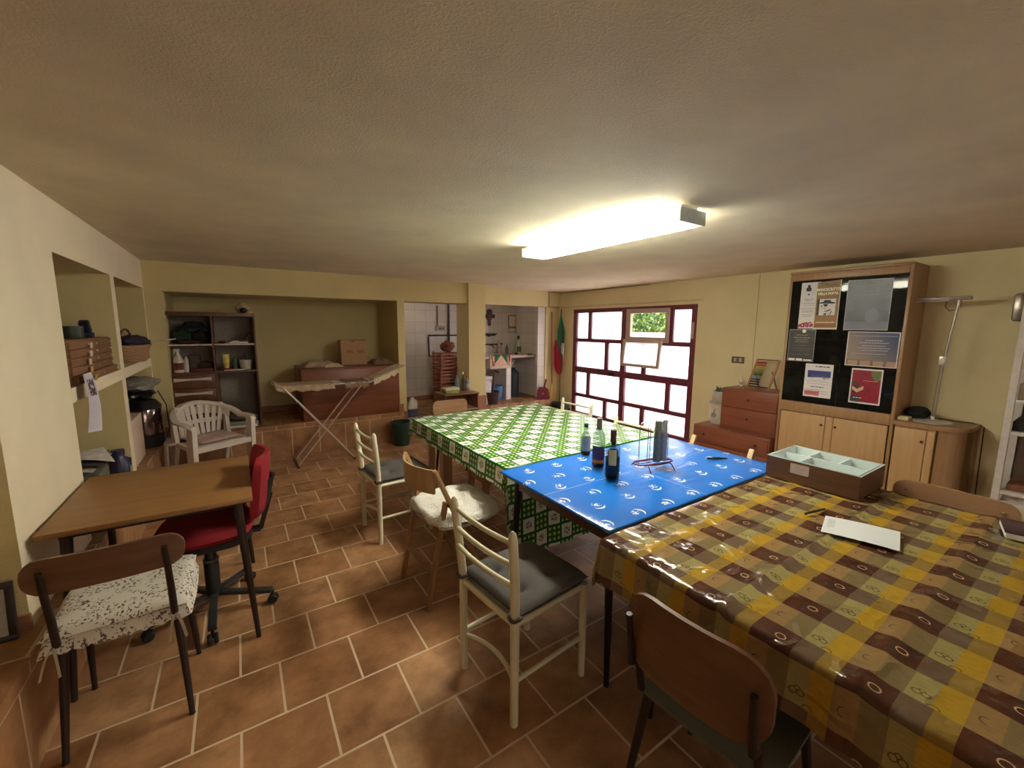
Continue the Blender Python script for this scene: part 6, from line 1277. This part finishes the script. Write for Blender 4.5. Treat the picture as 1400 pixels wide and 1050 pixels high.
# lower recess, farther: panel, urn, bags
m = MB(); m.box(-0.16, 0.02, -0.01, 0.012, 0, 0.40, 0.002); 
m = MB(); m.box(-0.10, 0.10, -0.26, 0.26, 0, 0.39, 0.004); t = simple('cream_side_cabinet', 'plain cream box cabinet in the farther lower recess', 'cabinet', m, plain('cream_pink_board', C(214, 190, 172), 0.5), (-0.86, 4.60, 0.391))
t = thing('yellow_tape', 'yellow roll of tape with dark sides on the cream box cabinet', 'tape', (-0.82, 4.52, 0.782))
m = MB(); m.lathe([(0.022, -0.025), (0.055, -0.025), (0.055, 0.025), (0.022, 0.025), (0.022, -0.025)], 20, M=T(0, 0, 0.056) @ Matrix.Rotation(R(90), 4, 'Y')); m.build('roll', plain('yellow_tape', C(206, 160, 40), 0.5), t)
t = thing('steel_urn', 'shiny steel urn with black base and lid in the farther lower recess', 'urn', (-0.80, 5.22, 0.391))
m = MB(); m.lathe([(0, 0.12), (0.13, 0.12), (0.135, 0.14), (0.135, 0.36), (0.13, 0.37), (0, 0.37)], 28); m.build('vessel', plain('mirror_steel', C(150, 136, 140), 0.12, 1.0), t)
m = MB(); m.lathe([(0, 0), (0.14, 0), (0.145, 0.11), (0.13, 0.12), (0, 0.12)], 24); m.build('base', M_BPL, t); m = MB(); m.lathe([(0.14, 0.37), (0.142, 0.39), (0.10, 0.45), (0.03, 0.47), (0, 0.47)], 24); m.build('lid', M_BPL, t)
m = MB(); m.blob((0, 0, 0.06), (0.13, 0.22, 0.045), 0.3, 3, 3, 3); simple('black_bin_bag', 'folded black plastic sheet on top of the steel urn', 'bag', m, plain('black_film', C(20, 22, 26), 0.3), (-0.82, 5.15, 0.855))
m = MB(); m.blob((0, 0, 0.06), (0.15, 0.30, 0.06), 0.35, 5, 3, 2.5); simple('grey_plastic_bag', 'grey carrier bag bulging under the shelf in the farther lower recess', 'bag', m, plain('grey_white_film', C(150, 146, 142), 0.35), (-0.80, 5.10, 0.955))
m = MB(); m.tube([(0, 0, 0), (0.05, 0.03, -0.15), (0.06, 0.02, -0.4), (0.02, -0.05, -0.50)], 0.005, 6); simple('black_cable', 'black cable hanging from the shelf beside the steel urn', 'cable', m, M_BPL, (-0.70, 5.40, 0.90))
# lower recess, nearer: jar, papers, box
t = thing('blue_jar', 'dark blue plastic jar with a handle in the nearer lower recess', 'jar', (-0.80, 4.11, 0.391))
m = MB(); m.lathe([(0, 0), (0.055, 0), (0.06, 0.02), (0.06, 0.15), (0.035, 0.19), (0.035, 0.205), (0.04, 0.207), (0.04, 0.24), (0, 0.242)], 22); m.build('jar_body', plain('navy_jar', C(44, 44, 78), 0.4), t)
m = MB(); m.tube([(0.03, 0.04, 0.17), (0.055, 0.06, 0.15), (0.05, 0.06, 0.10)], 0.008, 8); m.build('handle', plain('navy_jar', C(44, 44, 78)), t)
m = MB(); m.box(-0.09, 0.09, -0.12, 0.12, 0, 0.27, 0.004); simple('grey_file_box', 'grey file box holding up loose papers in the nearer lower recess', 'box', m, plain('grey_green_card', C(96, 98, 86), 0.7, var=0.3), (-0.84, 3.48, 0.391))
m = MB(); m.box(-0.05, 0.05, -0.07, 0.07, 0, 0.21, 0.004); simple('white_carton', 'small white carton in front of the grey file box', 'box', m, M_TAGW, (-0.79, 3.27, 0.391))
for k in range(3):
    m = MB(); m.grid(lambda u, v: (u*0.11, v*0.14, 0.002+0.012*sin(u*2+k)+0.02*u*v), linsp(-1, 1, 6), linsp(-1, 1, 6)); m.grid(lambda u, v: (u*0.11, v*0.14, 0.0+0.012*sin(u*2+k)+0.02*u*v), linsp(-1, 1, 6), linsp(-1, 1, 6))
    simple('newspaper', ('bottom loose newspaper on the grey file box', 'dark-printed middle newspaper on the grey file box', 'top white newspaper on the grey file box')[k], 'newspaper', m, plain('newsprint_%d' % k, (C(190, 184, 178), C(70, 66, 62), C(212, 206, 202))[k], 0.8, var=0.25, scale=20), (-0.85+0.01*k, 3.46+0.02*k, 0.668+0.035+0.022*k), 'newspapers on the grey file box', R(14*k-8))
# framed picture in the alcove
t = thing('framed_picture', 'dark-framed picture leaning on the tiled ledge at the left edge', 'picture', (-0.86, 2.20, 0.391), R(0))
m = MB(); Mx = T(0, 0, 0) @ Matrix.Rotation(R(-5), 4, 'X')
for q in ((-0.16, 0.10, 0.0, 0.02), (-0.16, 0.10, 0.20, 0.22), (-0.16, -0.14, 0.02, 0.20), (0.08, 0.10, 0.02, 0.20)): m.box(q[0], q[1], -0.02, 0.0, q[2], q[3], 0.002, Mx)
m.build('frame', plain('black_brown_frame', C(38, 32, 30), 0.4), t)
m = MB(); m.box(-0.14, 0.08, -0.012, -0.006, 0.02, 0.20, 0, Mx); m.build('print', plain('grey_print', C(170, 164, 162), 0.5, var=0.1), t)
